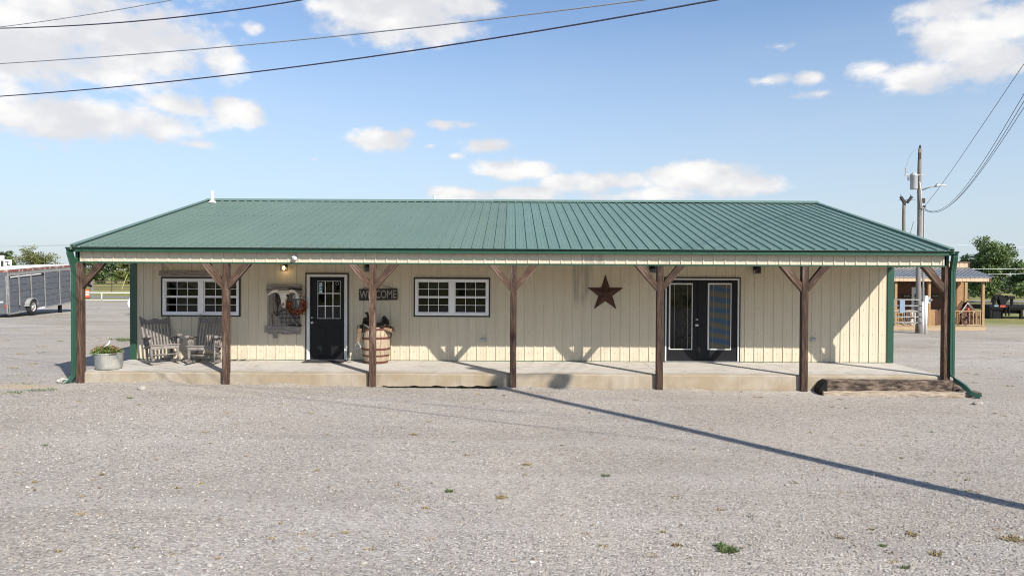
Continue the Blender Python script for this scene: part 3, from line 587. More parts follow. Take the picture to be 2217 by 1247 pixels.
# downspouts: square corrugated tube swept along a path
def spout(pts, w=.10, d=.085):
    q = MB(); P_ = [Vector(p) for p in pts]; m = len(P_); o = 0; n = 12
    sec = [(-w/2, -d/2), (-w/4, -d/2), (-w/4+.008, -d/2+.008), (-.004, -d/2+.008), (.004, -d/2), (w/4, -d/2), (w/2, -d/2), (w/2, 0), (w/2, d/2), (0, d/2), (-w/2, d/2), (-w/2, 0)]
    for i, p in enumerate(P_):
        t_ = (P_[min(i+1, m-1)]-P_[max(i-1, 0)]).normalized(); yv = Vector((0, 1, 0))
        if abs(t_.y) > .5: yv = Vector((0, .3, 1))
        xv = yv.cross(-t_ if t_.z < 0 else t_).normalized(); yv = (-t_ if t_.z < 0 else t_).cross(xv).normalized()
        q.v += [tuple(p + xv*a + yv*b) for a, b in sec]
    for i in range(m-1):
        for k in range(n): q.f.append((i*n+k, i*n+(k+1) % n, (i+1)*n+(k+1) % n, (i+1)*n+k))
    return q
xL = -9.165
gl_ = gzf(-9.5, 14.1)
part(spout([(-9.195, FY-.10, 2.84), (-9.195, FY-.10, 2.80), (-9.17, FY-.03, 2.56), (-9.155, FY-.02, 2.48), (-9.155, FY-.02, .36), (-9.17, FY-.03, .22), (-9.23, FY-.07, .13), (-9.33, FY-.13, .085+gl_*.3)]), 'downspout', 'green_trim', bevel=.002)
part(spout([(9.20, FY-.10, 2.84), (9.20, FY-.10, 2.80), (9.20, FY-.06, 2.62), (9.19, FY-.045, 2.50), (9.19, FY-.045, .46), (9.195, FY-.055, .35), (9.23, FY-.14, .24), (9.30, FY-.30, .15), (9.36, FY-.42, .02), (9.48, FY-.52, -.03)]), 'downspout', 'green_trim', bevel=.002)
part(MB().box(9.155, 9.235, FY-.003, FY+.05, .4, 2.6), 'downspout_backing', 'green_trim')

# posts and braces
PX = [ax(169.5, 14.25), ax(486.5, 14.25), ax(805.5, 14.25), ax(1111.5, 14.25), ax(1430, 14.25), ax(1744.5, 14.25), ax(2053, 14.25)]
PW = .135
for i, px in enumerate(PX):
    zb = gzf(px, 14.2)-.06
    q = MB().box(px-PW/2, px+PW/2, 14.262, YF-.006, zb, ZFB-.013).box(px-PW/2+.001, px+PW/2-.001, YF-.007, 14.39, ZS+.002, ZFB-.013)
    p_ = q.build('post', 'post_wood', B, bevel=.006); 
    for s_ in (-1, 1):
        if (i == 0 and s_ < 0) or (i == 6 and s_ > 0): continue
        w, y0_, y1_ = .135, 14.235, 14.375
        xa = PW/2; xo = .50; zt = ZFB-.014; zl = 2.06
        # 45 degree brace cut plumb at the post and level at the beam
        poly = [(s_*xa, zl), (s_*xa, zl+.19), (s_*(xo-.16), zt), (s_*(xo+.035), zt)]
        br = MB().prism([(a, b) for a, b in poly], -.055, .055)
        ang = math.atan2(s_*(xo-.06-xa), zt-zl-.1); Mr = Matrix.Rotation(ang, 4, 'Y')
        c_ = Vector((s_*.3, 0, 2.35)); br.xf(Mr.inverted() @ Matrix.Translation(-c_))
        bo = br.build('brace', 'post_wood', p_, local=True, bevel=.005); bo.matrix_local = Matrix.Translation(Vector((px, 14.326, 0)) + c_ - Vector(LOC[B.name])) @ Mr

# windows: twin double-hung units with grids
def window(r, name='window'):
    x0_, x1_, z0_, z1_ = r; w = part(MB().box(x0_, x1_, YW-.036, YW-.018, z1_-.035, z1_).box(x0_, x1_, YW-.036, YW-.018, z0_, z0_+.03).box(x0_, x0_+.03, YW-.036, YW-.018, z0_+.03, z1_-.035).box(x1_-.03, x1_, YW-.036, YW-.018, z0_+.03, z1_-.035), name, 'black_trim')
    a, b, c, d = x0_+.031, x1_-.031, z0_+.031, z1_-.036; fw_ = .055; mid = (a+b)/2; y0_, y1_ = YW-.03, YW+.06
    MB().box(a, b, y0_, y1_, d-fw_, d).box(a, b, y0_, y1_, c, c+fw_).box(a, a+fw_, y0_, y1_, c+fw_, d-fw_).box(b-fw_, b, y0_, y1_, c+fw_, d-fw_).box(mid-.062, mid+.062, y0_, y1_, c+fw_, d-fw_).build('frame', 'white_vinyl', w, bevel=.004)
    zm = (c+d)/2
    for (ua, ub) in ((a+fw_, mid-.062), (mid+.062, b-fw_)):
        for top in (0, 1):
            va, vb = (c+fw_, zm) if not top else (zm, d-fw_); ya = YW+(.012 if top else -.006)
            s_ = .022; sa = MB().box(ua, ub, ya, ya+.03, va, va+s_+.006).box(ua, ub, ya, ya+.03, vb-s_, vb).box(ua, ua+s_, ya, ya+.03, va+s_, vb-s_).box(ub-s_, ub, ya, ya+.03, va+s_, vb-s_); sa.build('sash', 'white_vinyl', w, bevel=.002)
            ia, ib, ja, jb = ua+s_, ub-s_, va+s_+.006, vb-s_; mu = MB(); t_ = .012
            for k in (1, 2): mu.box(ia+(ib-ia)*k/3-t_/2, ia+(ib-ia)*k/3+t_/2, ya+.008, ya+.016, ja, jb)
            mu.box(ia, ib, ya+.007, ya+.0155, (ja+jb)/2-t_/2, (ja+jb)/2+t_/2); mu.build('muntin', 'white_vinyl', w)
            for k in range(3):
                for l in range(2):
                    MB().add([(ia+(ib-ia)*k/3, ya+.018, ja+(jb-ja)*l/2), (ia+(ib-ia)*(k+1)/3, ya+.018, ja+(jb-ja)*l/2), (ia+(ib-ia)*(k+1)/3, ya+.018, ja+(jb-ja)*(l+1)/2), (ia+(ib-ia)*k/3, ya+.018, ja+(jb-ja)*(l+1)/2)], [(0, 1, 2, 3)]).build('pane', 'glass', w)
    return w
wn1 = window(W1); wn2 = window(W2)
# looped valance and things on the sill behind the glass
def valance(x0_, x1_, ztop, n, drop):
    q = MB(); N_ = 40
    for j in range(7):
        for i in range(N_+1):
            u = i/N_; ph = (u*n) % 1; sag = drop*(1-abs(2*ph-1)**2)*(j/6)
            q.v.append((x0_+(x1_-x0_)*u, YW+.20+.02*math.sin(u*60+j), ztop-.05-sag-.05*(j/6)))
    for j in range(6):
        for i in range(N_): q.f.append((j*(N_+1)+i, j*(N_+1)+i+1, (j+1)*(N_+1)+i+1, (j+1)*(N_+1)+i))
    return q
part(valance(W1[0]+.1, W1[1]-.1, W1[3]-.02, 4, .14), 'valance', 'cloth', smooth=True)
part(valance(W2[0]+.1, W2[1]-.1, W2[3]-.02, 2, .2), 'valance', 'interior', smooth=True)

# entry door
def door_frame(r, name, side=.10):
    x0_, x1_, z0_, z1_ = r
    d = part(MB().box(x0_-.002, x0_+.025, YW-.034, YW-.016, z0_, z1_).box(x1_-.025, x1_+.002, YW-.034, YW-.016, z0_, z1_).box(x0_+.025, x1_-.025, YW-.034, YW-.016, z1_-.03, z1_), name, 'black_trim')
    MB().box(x0_+.026, x0_+side, YW-.03, YW+.06, z0_+.002, z1_-.031).box(x1_-side, x1_-.026, YW-.03, YW+.06, z0_+.002, z1_-.031).box(x0_+side, x1_-side, YW-.03, YW+.06, z1_-.031-side*.62, z1_-.031).build('frame', 'door_white', d, bevel=.004)
    MB().box(x0_+.03, x1_-.03, YW-.07, YW+.05, z0_+.001, z0_+.028).build('threshold', 'steel', d)
    return d
def knob(d, x, z, r=.03, y=YW+.0):
    MB().lathe([(r*1.15, 0), (r*1.15, .012), (r*.45, .016), (r*.45, .03), (r*.9, .045), (r, .058), (r*.7, .07), (0, .072)], n=16).xf(Matrix.Translation((x, y, z)) @ Matrix.Rotation(R(90), 4, 'X')).build('knob' if r > .026 else 'deadbolt', 'steel', d, smooth=True)
d1 = door_frame(D1, 'entry_door'); y = YW+.006
la, lb, lc, ld = D1[0]+.104, D1[1]-.066, ZW+.03, D1[3]-.098
gl = rect(687.5, 737.5, 608, 690)
lf = MB()
for (xa, xb, za, zb) in ((la, gl[0], lc, ld), (gl[1], lb, lc, ld), (gl[0], gl[1], lc, gl[2]), (gl[0], gl[1], gl[3], ld)): lf.box(xa, xb, y, y+.045, za, zb)
lf.build('leaf', 'door_black', d1)
MB().box(gl[0], gl[1], y-.012, y+.003, gl[3]-.016, gl[3]).box(gl[0], gl[1], y-.012, y+.003, gl[2], gl[2]+.016).box(gl[0], gl[0]+.014, y-.012, y+.003, gl[2]+.016, gl[3]-.016).box(gl[1]-.014, gl[1], y-.012, y+.003, gl[2]+.016, gl[3]-.016).build('glazing_bead', 'grey_paint', d1)
mu = MB()
for k in (1, 2):
    mu.box(gl[0]+(gl[1]-gl[0])*k/3-.009, gl[0]+(gl[1]-gl[0])*k/3+.009, y-.006, y+.006, gl[2]+.01, gl[3]-.01)
    mu.box(gl[0]+.01, gl[1]-.01, y-.007, y+.005, gl[2]+(gl[3]-gl[2])*k/3-.009, gl[2]+(gl[3]-gl[2])*k/3+.009)
mu.build('muntin', 'white_vinyl', d1)
for k in range(3):
    for l in range(3):
        xa, xb = (gl[0]+(gl[1]-gl[0])*q/3 for q in (k, k+1)); za, zb = (gl[2]+(gl[3]-gl[2])*q/3 for q in (l, l+1))
        MB().add([(xa, y+.012, za), (xb, y+.012, za), (xb, y+.012, zb), (xa, y+.012, zb)], [(0, 1, 2, 3)]).build('pane', 'glass', d1)
sk = at(693.5, 622, y); MB().box(sk.x-.035, sk.x+.045, y+.002, y+.005, sk.z-.125, sk.z+.11).build('sticker', 'sticker', d1)
ry_ = at(730, 614, y); ring = [(ry_.x+.035*math.cos(a), y+.004, ry_.z+.035*math.sin(a)) for a in np.linspace(0, 6.283, 17)]; MB().tube(ring, .005, 5).build('round_decal', 'grey_paint', d1)
for (p0, p1) in ((687, 706), (718, 737)):
    q = rect(p0, p1, 708, 750); MB().box(q[0], q[1], y-.006, y+.002, q[2], q[3]).box(q[0]+.025, q[1]-.025, y-.012, y-.006, q[2]+.025, q[3]-.025).build('raised_panel', 'door_black', d1, bevel=.004)
for py_, r_ in ((687, .024), (698, .034)):
    k = at(676.5, py_, YW); knob(d1, k.x, k.z, r_, y)
# double door
d2 = door_frame(D2, 'double_door', .06)
da, db, dc, dd = D2[0]+.064, D2[1]-.062, ZW+.03, D2[3]-.072; xm = ax(1512.5, YW, 690)
g1 = rect(1448, 1499, 613, 757); g2 = rect(1532, 1583, 613, 757.5)
for (la, lb, gq, gm) in ((da, xm-.004, g1, 'glass'), (xm+.004, db, g2, 'glass_streaked')):
    lf = MB()
    for (xa, xb, za, zb) in ((la, gq[0], dc, dd), (gq[1], lb, dc, dd), (gq[0], gq[1], dc, gq[2]), (gq[0], gq[1], gq[3], dd)): lf.box(xa, xb, y, y+.045, za, zb)
    lf.build('leaf', 'door_black', d2)
    t_ = .034
    MB().box(gq[0], gq[1], y-.018, y+.006, gq[3]-t_, gq[3]).box(gq[0], gq[1], y-.018, y+.006, gq[2], gq[2]+t_*.6).box(gq[0], gq[0]+t_, y-.018, y+.006, gq[2]+t_*.6, gq[3]-t_).box(gq[1]-t_*.5, gq[1], y-.018, y+.006, gq[2]+t_*.6, gq[3]-t_).build('glazing_frame', 'door_white', d2, bevel=.003)
    MB().add([(gq[0], y+.012, gq[2]), (gq[1], y+.012, gq[2]), (gq[1], y+.012, gq[3]), (gq[0], y+.012, gq[3])], [(0, 1, 2, 3)]).build('pane', gm, d2)
    gr = MB()
    for fx in (.24, .80): gr.box(gq[0]+(gq[1]-gq[0])*fx-.002, gq[0]+(gq[1]-gq[0])*fx+.002, y+.006, y+.010, gq[2]+.02, gq[3]-.03)
    gr.build('grille_bar', 'letter_pale', d2)
MB().box(xm-.024, xm+.018, y-.016, y-.001, dc, dd).build('astragal', 'door_black', d2)
for py_, r_ in ((691, .024), (703.5, .035)):
    k = at(1508, py_, YW); knob(d2, k.x, k.z, r_, y-.016)
# shelf rack seen through the left leaf
rk = MB(); s0 = at(1475, 640, YW+1.0); 
for fx in (0, .75): rk.box(s0.x+fx, s0.x+fx+.025, YW+.95, YW+.975, ZS, 2.1).box(s0.x+fx, s0.x+fx+.025, YW+1.3, YW+1.325, ZS, 2.1)
for zz in (.5, .85, 1.2, 1.55, 1.95): rk.box(s0.x, s0.x+.77, YW+.94, YW+1.33, zz, zz+.025)
tag(rk.build('shelf_rack', 'letter_pale'), 'pale metal shelf rack seen through the left glass of the double door', 'shelf')
# ---------------------------------------------------------------- on and under the porch
# electrical boxes (parts of the building)
for px_, py_ in ((388.5, 737.5), (1046.5, 735.5), (1760.5, 735)):
    c = at(px_, py_, YW-.03); MB().cbox((c.x, YW-.045, c.z), (.115, .06, .07)).cbox((c.x, YW-.08, c.z), (.09, .012, .055)).build('outlet_box', 'grey_paint', B, bevel=.006)
# old board above the left window, two loose wires
q = at(408, 592, YW-.04); solo(MB().box(q.x-.70, q.x+.68, YW-.06, YW-.021, q.z-.05, q.z+.05), 'plank', 'grey_wood_x', (q.x, YW-.04, q.z), 'weathered grey board screwed above the left window', 'board', bevel=.004)
q = at(346, 570, YW-.03); MB().tube([(q.x, YW-.035, q.z+.05), (q.x+.05, YW-.035, q.z-.05), (q.x+.09, YW-.035, q.z-.15)], .004, 5).tube([(q.x+.02, YW-.035, q.z+.06), (q.x+.12, YW-.035, q.z-.06), (q.x+.21, YW-.035, q.z-.16)], .004, 5).build('loose_wire', 'iron', B)
# lanterns
def lantern(px_, py_, label, lit):
    c = at(px_, py_, YW-.12); t = thing('wall_lantern', (c.x, YW-.02, c.z), label, 'lantern', 'porch wall lanterns')
    w, h = .062, .10
    MB().cbox((0, -.005, .05), (.10, .03, .14)).build('back_plate', 'iron', t, local=True, bevel=.004)
    MB().add([(-.085, -.215, h-.02), (.085, -.215, h-.02), (.085, -.03, h-.02), (-.085, -.03, h-.02), (-.04, -.16, h+.06), (.04, -.16, h+.06), (.04, -.08, h+.06), (-.04, -.08, h+.06)], [(0,3,2,1),(4,5,6,7),(0,1,5,4),(1,2,6,5),(2,3,7,6),(3,0,4,7)]).cbox((0, -.07, h+.03), (.03, .11, .03)).build('cap', 'iron', t, local=True)
    k = MB()
    for a in (-w, w):
        for b in (-.12-w, -.12+w): k.bar((a, b, -h), (a, b, h-.02), .010, .010)
    k.cbox((0, -.12, -h), (2*w+.012, 2*w+.012, .012)); k.build('cage', 'iron', t, local=True)
    if lit:
        MB().ball((0, -.12, -.035), (.036, .036, .05)).build('bulb', 'bulb', t, local=True, smooth=True)
        ld = bpy.data.lights.new('lantern_light', 'POINT'); ld.energy = .45; ld.color = (1, .66, .3); ld.shadow_soft_size = .04
        lo = bpy.data.objects.new('lantern_light', ld); COL.objects.link(lo); lo.parent = t; lo.location = (0, -.12, -.13)
    else:
        MB().ball((0, -.12, -.03), (.03, .03, .045)).build('bulb', 'glass_dull', t, local=True, smooth=True)
        MB().box(-w+.006, w-.006, -.12-w+.004, -.12-w+.006, -h+.01, h-.03).build('pane', 'glass', t, local=True)
    return t
lantern(615, 577, 'lit black wall lantern left of the entry door', True)
lantern(797, 579, 'black wall lantern right of the entry door behind a porch post', False)
lantern(1412, 581, 'black wall lantern left of the double door', False)
lantern(1638.5, 583, 'black wall lantern right of the double door', False)
# camera on the fascia
c = at(637.5, 558.5, FY-.05); t = thing('security_camera', (c.x, FY-.016, c.z), 'small white dome security camera on the fascia', 'camera')
MB().lathe([(0, .0), (.055, 0), (.055, .025), (.048, .035), (0, .035)], n=20).xf(Matrix.Rotation(R(90), 4, 'X')).build('base', 'white_vinyl', t, local=True, smooth=True)
MB().ball((-.008, -.05, -.006), (.046, .046, .046), 16, 10).build('head', 'white_vinyl', t, local=True, smooth=True)
MB().lathe([(0, 0), (.026, 0), (.026, .016), (.018, .016), (.016, .008), (0, .008)], n=14).xf(Matrix.Translation((-.016, -.08, -.016)) @ Matrix.Rotation(R(100), 4, 'X')).build('lens', 'black_paint', t, local=True)

# rusty star
c = at(1311, 634, YW-.05); t = MB(); ro, ri = .455, .176
pts = [((ro if i % 2 == 0 else ri)*math.sin(math.pi*i/5), (ro if i % 2 == 0 else ri)*math.cos(math.pi*i/5)) for i in range(10)]
t.v = [(0, -.11, 0)] + [(a, 0, b) for a, b in pts] + [(0, -.02, 0)]
t.f = [(0, 1+i, 1+(i+1) % 10) for i in range(10)] + [(11, 1+(i+1) % 10, 1+i) for i in range(10)]
o = t.build('barn_star', 'star_rust'); o.location = (c.x, YW-.021, c.z-.02); tag(o, 'large rusty brown metal star hung on the cream wall', 'star')

# WELCOME sign
c = at(819, 637.5, YW-.04); t = thing('welcome_sign', (c.x, YW-.045, c.z), 'black board sign reading WELCOME hung from a wire', 'sign'); t.rotation_euler = (0, R(-1.2), 0)
MB().box(-.455, .455, -.012, .012, -.135, .135).build('board', 'sign_black', t, local=True, bevel=.004)
text_mesh('lettering', 'WELCOME', .265, .003, 'letter', t, (0, -.016, -.008), sx=.68, fat=.006)
MB().tube([(-.36, -.005, .135), (0, .005, .26), (.36, -.005, .135)], .004, 5).build('hanging_wire', 'iron', t, local=True)

# door mat
c = at(702, 781, 16.05); q = MB()
for i in range(15): q.box(c.x-.47+i*.063, c.x-.47+i*.063+.055, 15.86, 16.24, zs(16.05)+.006, zs(16.05)+.019)
q.box(c.x-.475, c.x+.475, 15.855, 16.245, zs(16.05)-.004, zs(16.05)+.011); solo(q, 'door_mat', 'mat_dark', (c.x, 16.05, zs(16.05)), 'dark ribbed mat in front of the entry door', 'mat')
# thin pale mat with two dark wedges
c = at(518, 780.5, 16.15); t = thing('floor_tray', (c.x, 16.13, zs(16.13)+.001), 'thin pale tray with two dark wedges on the porch floor', 'tray')
MB().box(-.24, .26, -.13, .13, 0, .012).build('base', 'stone_pale', t, local=True)
for dx in (-.12, .08): MB().add([(dx-.08, -.06, .013), (dx+.06, -.08, .013), (dx+.07, .09, .013), (dx-.06, .02, .013), (dx-.075, -.05, .018), (dx+.05, -.07, .035), (dx+.055, .08, .035), (dx-.055, .015, .018)], [(0,3,2,1),(4,5,6,7),(0,1,5,4),(1,2,6,5),(2,3,7,6),(3,0,4,7)]).build('wedge', 'mat_dark', t, local=True)

# barn-board panel with what hangs on it
bx0, bx1, bz0, bz1 = rect(577, 655, 616, 724, YW-.05); bc = ((bx0+bx1)/2, YW-.03, bz0)
bd = thing('barn_board_panel', bc, 'weathered grey barn board panel with iron hinges beside the entry door', 'panel'); bd.rotation_euler = (0, R(.6), 0)
w, h = bx1-bx0, bz1-bz0
n = 7
for i in range(n):
    xa = -w/2+.04+(w-.10)*i/n; MB().box(xa+.004, xa+(w-.10)/n-.004, -.024+random.uniform(-.004, .004), .006, random.uniform(-.0, .03)+(-.12 if i == 1 else 0), h-.04).build('board', 'grey_wood', bd, local=True)
for z0_, z1_, dx in ((.05, .20, -.03), (h-.20, h-.075, 0.), (h-.065, h, 0.01)): MB().box(-w/2+dx-.01, w/2-.03+dx, -.052, -.025, z0_, z1_).build('cross_board', 'grey_wood_x', bd, local=True, bevel=.003)
MB().bar((.05, -.040, h-.55), (w/2-.10, -.040, .22), .022, .13, (0, -1, 0)).build('diagonal_board', 'grey_wood', bd, local=True)
for z in (.225, h-.105): MB().box(w/2-.33, w/2-.035, -.066, -.053, z-.02, z+.02).lathe([(0, 0), (.02, 0), (.02, .05), (0, .05)], (w/2-.03, -.06, z-.025), 10).build('strap_hinge', 'iron', bd, local=True)
def bp(px_, py_, y): return at(px_, py_, y)
# cow skull
c = bp(614.5, 644, YW-.14); sk = thing('cow_skull', (c.x, YW-.10, c.z), 'white horned cow skull hung on the grey barn boards', 'skull')
s_ = MB(); ring = [(.155, .085, .17, .04), (.155, .165, .14, .08), (.125, .165, .06, .10), (.085, .12, 0, .105), (.068, .09, -.07, .09), (.06, .075, -.15, .075), (.045, .05, -.215, .06), (.022, .02, -.24, .03)]
nn = 16
for (rx, _, z, ry) in ring:
    for k in range(nn):
        a = 2*math.pi*k/nn; s_.v.append((rx*math.cos(a), -.03-ry*max(-.25, math.sin(a)), z))
for i in range(len(ring)-1):
    for k in range(nn): s_.f.append((i*nn+k, i*nn+(k+1) % nn, (i+1)*nn+(k+1) % nn, (i+1)*nn+k))
s_.f.append(tuple(range(nn))[::-1]); s_.f.append(tuple((len(ring)-1)*nn+k for k in range(nn)))
s_.build('cranium', 'bone', sk, local=True, smooth=True)
for sg in (-1, 1):
    pp = [(sg*.13, -.04, .14), (sg*.19, -.05, .155), (sg*.25, -.06, .145), (sg*.31, -.09, .10 if sg < 0 else .12), (sg*(.35 if sg < 0 else .335), -.12, .06 if sg < 0 else .07), (sg*(.36 if sg < 0 else .30), -.13, .045 if sg < 0 else .05)]
    MB().tube(pp, [.042, .04, .034, .026, .016, .006], 10).build('horn', 'bone', sk, local=True, smooth=True)
    MB().ball((sg*.105, -.085, .045), (.036, .03, .034), 10, 6).build('eye_socket', 'leather', sk, local=True, smooth=True)
    MB().ball((sg*.018, -.095, -.15), (.011, .02, .06), 8, 6).build('nostril', 'leather', sk, local=True, smooth=True)
# bridle straps
def ap(lst, y): return [tuple(at(a, b, y)) for a, b in lst]
c = at(598, 650, YW-.12); br_ = thing('bridle', (c.x, YW-.12, c.z), 'black leather bridle hanging over the left horn of the skull', 'bridle')
q = MB()
for pts, r_ in (([(599, 629), (597.5, 640), (597, 652), (600, 662), (601, 672), (597, 678), (594, 674), (595, 680), (600, 685)], .013), ([(600, 630), (603, 640), (606, 652), (602, 664), (600, 674), (602, 684)], .016), ([(598, 633), (599, 650), (602, 660)], .022), ([(602, 675), (612, 672), (620, 669.5), (624, 674)], .008)):
    q.tube(ap(pts, YW-.13), r_, 7)
q.build('straps', 'leather', br_)
MB().tube(ap([(600, 686), (599, 690), (602, 692), (604, 688), (602, 685), (600, 686)], YW-.12), .009, 6).build('bit_ring', 'steel', br_)
c = at(585, 665, YW-.09); lp = MB().tube(ap([(583, 640), (582, 660), (584, 678), (588, 681), (592, 678), (592, 660), (590, 645)], YW-.085), .007, 6).tube(ap([(588, 681), (589, 692), (590, 703)], YW-.085), .012, 6)
solo(lp, 'rope_loop', 'tan_leather', (c.x, YW-.085, c.z), 'thin brown strap loop at the left edge of the barn boards', 'strap')
# wire basket
c = at(625, 698, YW-.1); bk = MB(); 
X0, X1, ZB, ZTb = ax(602, YW-.1), ax(651, YW-.1), at(625, 698, YW-.1).z, at(625, 679, YW-.1).z
def loop(z, ins): return [(X0+ins, YW-.08, z), (X0+ins, YW-.22+ins, z), (X1-ins, YW-.22+ins, z), (X1-ins, YW-.08, z), (X0+ins, YW-.08, z)]
for z, ins in ((ZTb, 0), ((ZTb+ZB)/2, .025), (ZB, .05)): bk.tube(loop(z, ins), .005, 5)
for i in range(9): xx = X0+.06+(X1-X0-.12)*i/8; bk.tube([(X0+(X1-X0)*i/8, YW-.22, ZTb), (xx, YW-.17, ZB), (xx, YW-.08, ZB)], .0035, 5)
bk.tube(ap([(602, 678), (612, 673), (620, 671), (626, 676)], YW-.1), .006, 5)
solo(bk, 'wire_basket', 'iron', (c.x, YW-.1, ZB), 'black wire basket hung on the lower barn boards', 'basket')
# wreath of red flowers with a bell
wc = at(643.5, 661, YW-.12); wr = thing('flower_wreath', (wc.x, YW-.10, wc.z), 'wreath of dark red and orange flowers hanging by the entry door', 'wreath')
MB().tube([(.19*math.cos(a), 0, .19*math.sin(a)) for a in np.linspace(R(150), R(390), 24)], .03, 7).build('ring', 'bark', wr, local=True)
pr, pg = MB(), MB()
for i in range(330):
    a = random.uniform(R(148), R(398)); rr = .19+random.gauss(0, .032); c = Vector((rr*math.cos(a), -.02-random.random()*.05, rr*math.sin(a)))
    d1_ = Vector((random.gauss(0, 1), random.gauss(0, .6)-.4, random.gauss(0, 1))).normalized(); e1 = d1_.orthogonal().normalized()*.016; L_ = random.uniform(.03, .06)
    (pr if random.random() < .8 else pg).add([c-e1*.4, c+d1_*L_*.5-e1, c+d1_*L_, c+d1_*L_*.5+e1], [(0, 1, 2, 3)])
for (fx, fz, r_) in ((-.155, .04, .075), (.15, .075, .08), (.10, -.09, .085), (-.06, -.165, .07), (.03, -.18, .06)):
    for k in range(16):
        a = k*math.pi/8+random.uniform(-.1, .1); pr.add([(fx+.018*math.cos(a-.5), -.075, fz+.018*math.sin(a-.5)), (fx+r_*.7*math.cos(a-.18), -.095, fz+r_*.7*math.sin(a-.18)), (fx+r_*math.cos(a), -.085, fz+r_*math.sin(a)), (fx+r_*.7*math.cos(a+.18), -.095, fz+r_*.7*math.sin(a+.18))], [(0, 1, 2, 3)])
    pg.ball((fx, -.09, fz), (.02, .012, .02), 8, 5)
for k in range(14): a = random.uniform(0, 6.28); pg.add([(.13, -.05, .20), (.13+.06*math.cos(a), -.07, .20+.03*math.sin(a)-.0), (.14+.07*math.cos(a), -.06, .215+.04*math.sin(a))], [(0, 1, 2)])
pr.build('petals', 'petal_red', wr, local=True, kind='stuff'); pg.build('golden_blooms', 'petal_gold', wr, local=True, kind='stuff')
bl = at(644.5, 642, YW-.12); tb = thing('dinner_bell', (bl.x, YW-.10, bl.z), 'white dinner bell in an arched bracket above the wreath', 'bell')
MB().tube([(-.09, -.03, -.07), (-.088, -.03, .02), (-.06, -.03, .035), (-.035, -.03, .065), (0, -.03, .075), (.035, -.03, .065), (.06, -.03, .035), (.085, -.03, .02), (.095, -.03, -.06)], .011, 7).build('bracket', 'white_paint', tb, local=True)
MB().lathe([(.0, .045), (.03, .045), (.04, .02), (.048, -.01), (.072, -.045), (.07, -.05), (0, -.045)], (0, -.05, 0), 16).build('bell_cup', 'white_paint', tb, local=True, smooth=True)
MB().box(-.095, .10, -.075, .0, -.075, -.055).build('hinge_bar', 'iron', tb, local=True)
bs = at(646.5, 654, YW-.12); o = MB().prism([(-.035, .045), (-.06, .06), (-.03, .03), (-.022, 0), (-.012, -.05), (.012, -.05), (.022, 0), (.03, .03), (.06, .06), (.035, .045), (0, .05)], -.015, .015).build('steer_head_cutout', 'grey_paint'); o.location = (bs.x, YW-.13, bs.z); tag(o, 'small pale steer head cutout inside the wreath', 'cutout')

# barrel with saddle
bc_ = at(814, 778, 15.95); BX, BY = bc_.x, 15.95
brl = thing('wooden_barrel', (BX, BY, zs(BY)), 'wooden barrel with rusty hoops standing by the wall under the saddle', 'barrel')
def rb(z): t_ = z/.84; return .265+.058*math.sin(math.pi*min(max(t_*.94+.03, 0), 1))
NS = 18
stave = MB(); zs_ = [i*.84/10 for i in range(11)]
for k in range(NS):
    a0, a1 = 2*math.pi*k/NS+.012, 2*math.pi*(k+1)/NS-.012; q = MB()
    for z in zs_:
        for a in (a0, (a0+a1)/2, a1): q.v.append((rb(z)*math.cos(a), rb(z)*math.sin(a), z))
        for a in (a1, a0): q.v.append(((rb(z)-.02)*math.cos(a), (rb(z)-.02)*math.sin(a), z))
    for i in range(10):
        for j in range(5): q.f.append((i*5+j, i*5+(j+1) % 5, i*5+5+(j+1) % 5, i*5+5+j))
    q.f.append((0, 1, 2, 3, 4)); q.f.append((50, 51, 52, 53, 54)); q.build('stave', 'barrel_wood', brl, local=True)
MB().lathe([(0, .81), (.25, .81)], n=24).build('head', 'barrel_wood', brl, local=True)
for z, hh in ((.012, .045), (.165, .04), (.315, .045), (.565, .05), (.77, .045)):
    MB().lathe([(rb(z)+.001, z), (rb(z)+.007, z), (rb(z+hh)+.007, z+hh), (rb(z+hh)+.001, z+hh)], n=32).build('hoop', 'rust', brl, local=True, smooth=False)
sd = thing('western_saddle', (BX, BY, zs(BY)+.84), 'worn dark leather western saddle thrown over the barrel top', 'saddle')
def sheet(fn, nu_, nv, name, m, th=.014):
    q = MB()
    for i in range(nu_+1):
        for j in range(nv+1): q.v.append(fn(i/nu_, j/nv))
    for i in range(nu_):
        for j in range(nv): q.f.append((i*(nv+1)+j, (i+1)*(nv+1)+j, (i+1)*(nv+1)+j+1, i*(nv+1)+j+1))
    o = q.build(name, m, sd, local=True, smooth=True); md = o.modifiers.new('solid', 'SOLIDIFY'); md.thickness = th; return o
def seat(u, v):     # u along x: pommel (left) to cantle (right); v across
    x = -.26+.52*u; yy = (v-.5)*.50; arch = .12-1.1*yy*yy*2
    z = arch + .10*max(0, (u-.55)/.45)**2 + .13*max(0, (.35-u)/.35)**1.5 - .02
    return (x, yy, z)
sheet(seat, 16, 12, 'seat', 'leather', .03)
MB().tube([(-.18, 0, .18), (-.19, 0, .26), (-.215, 0, .31)], [.035, .028, .024], 10).ball((-.222, 0, .325), (.05, .045, .022)).build('horn', 'leather', sd, local=True, smooth=True)
MB().tube([(.19+.02*math.cos(a)*0, .17*math.sin(a), .14+.09*math.cos(a)) for a in np.linspace(-1.5, 1.5, 13)], .034, 8).build('cantle', 'leather', sd, local=True, smooth=True)
MB().tube([(-.17, .15*math.sin(a), .13+.09*math.cos(a)) for a in np.linspace(-1.5, 1.5, 13)], .045, 8).build('swell', 'leather', sd, local=True, smooth=True)
sheet(lambda u, v: (.16+.24*u, (v-.5)*.40, .09-.08*u-(v-.5)**2*.5+.012*math.sin(9*v)), 6, 8, 'skirt', 'tan_leather')
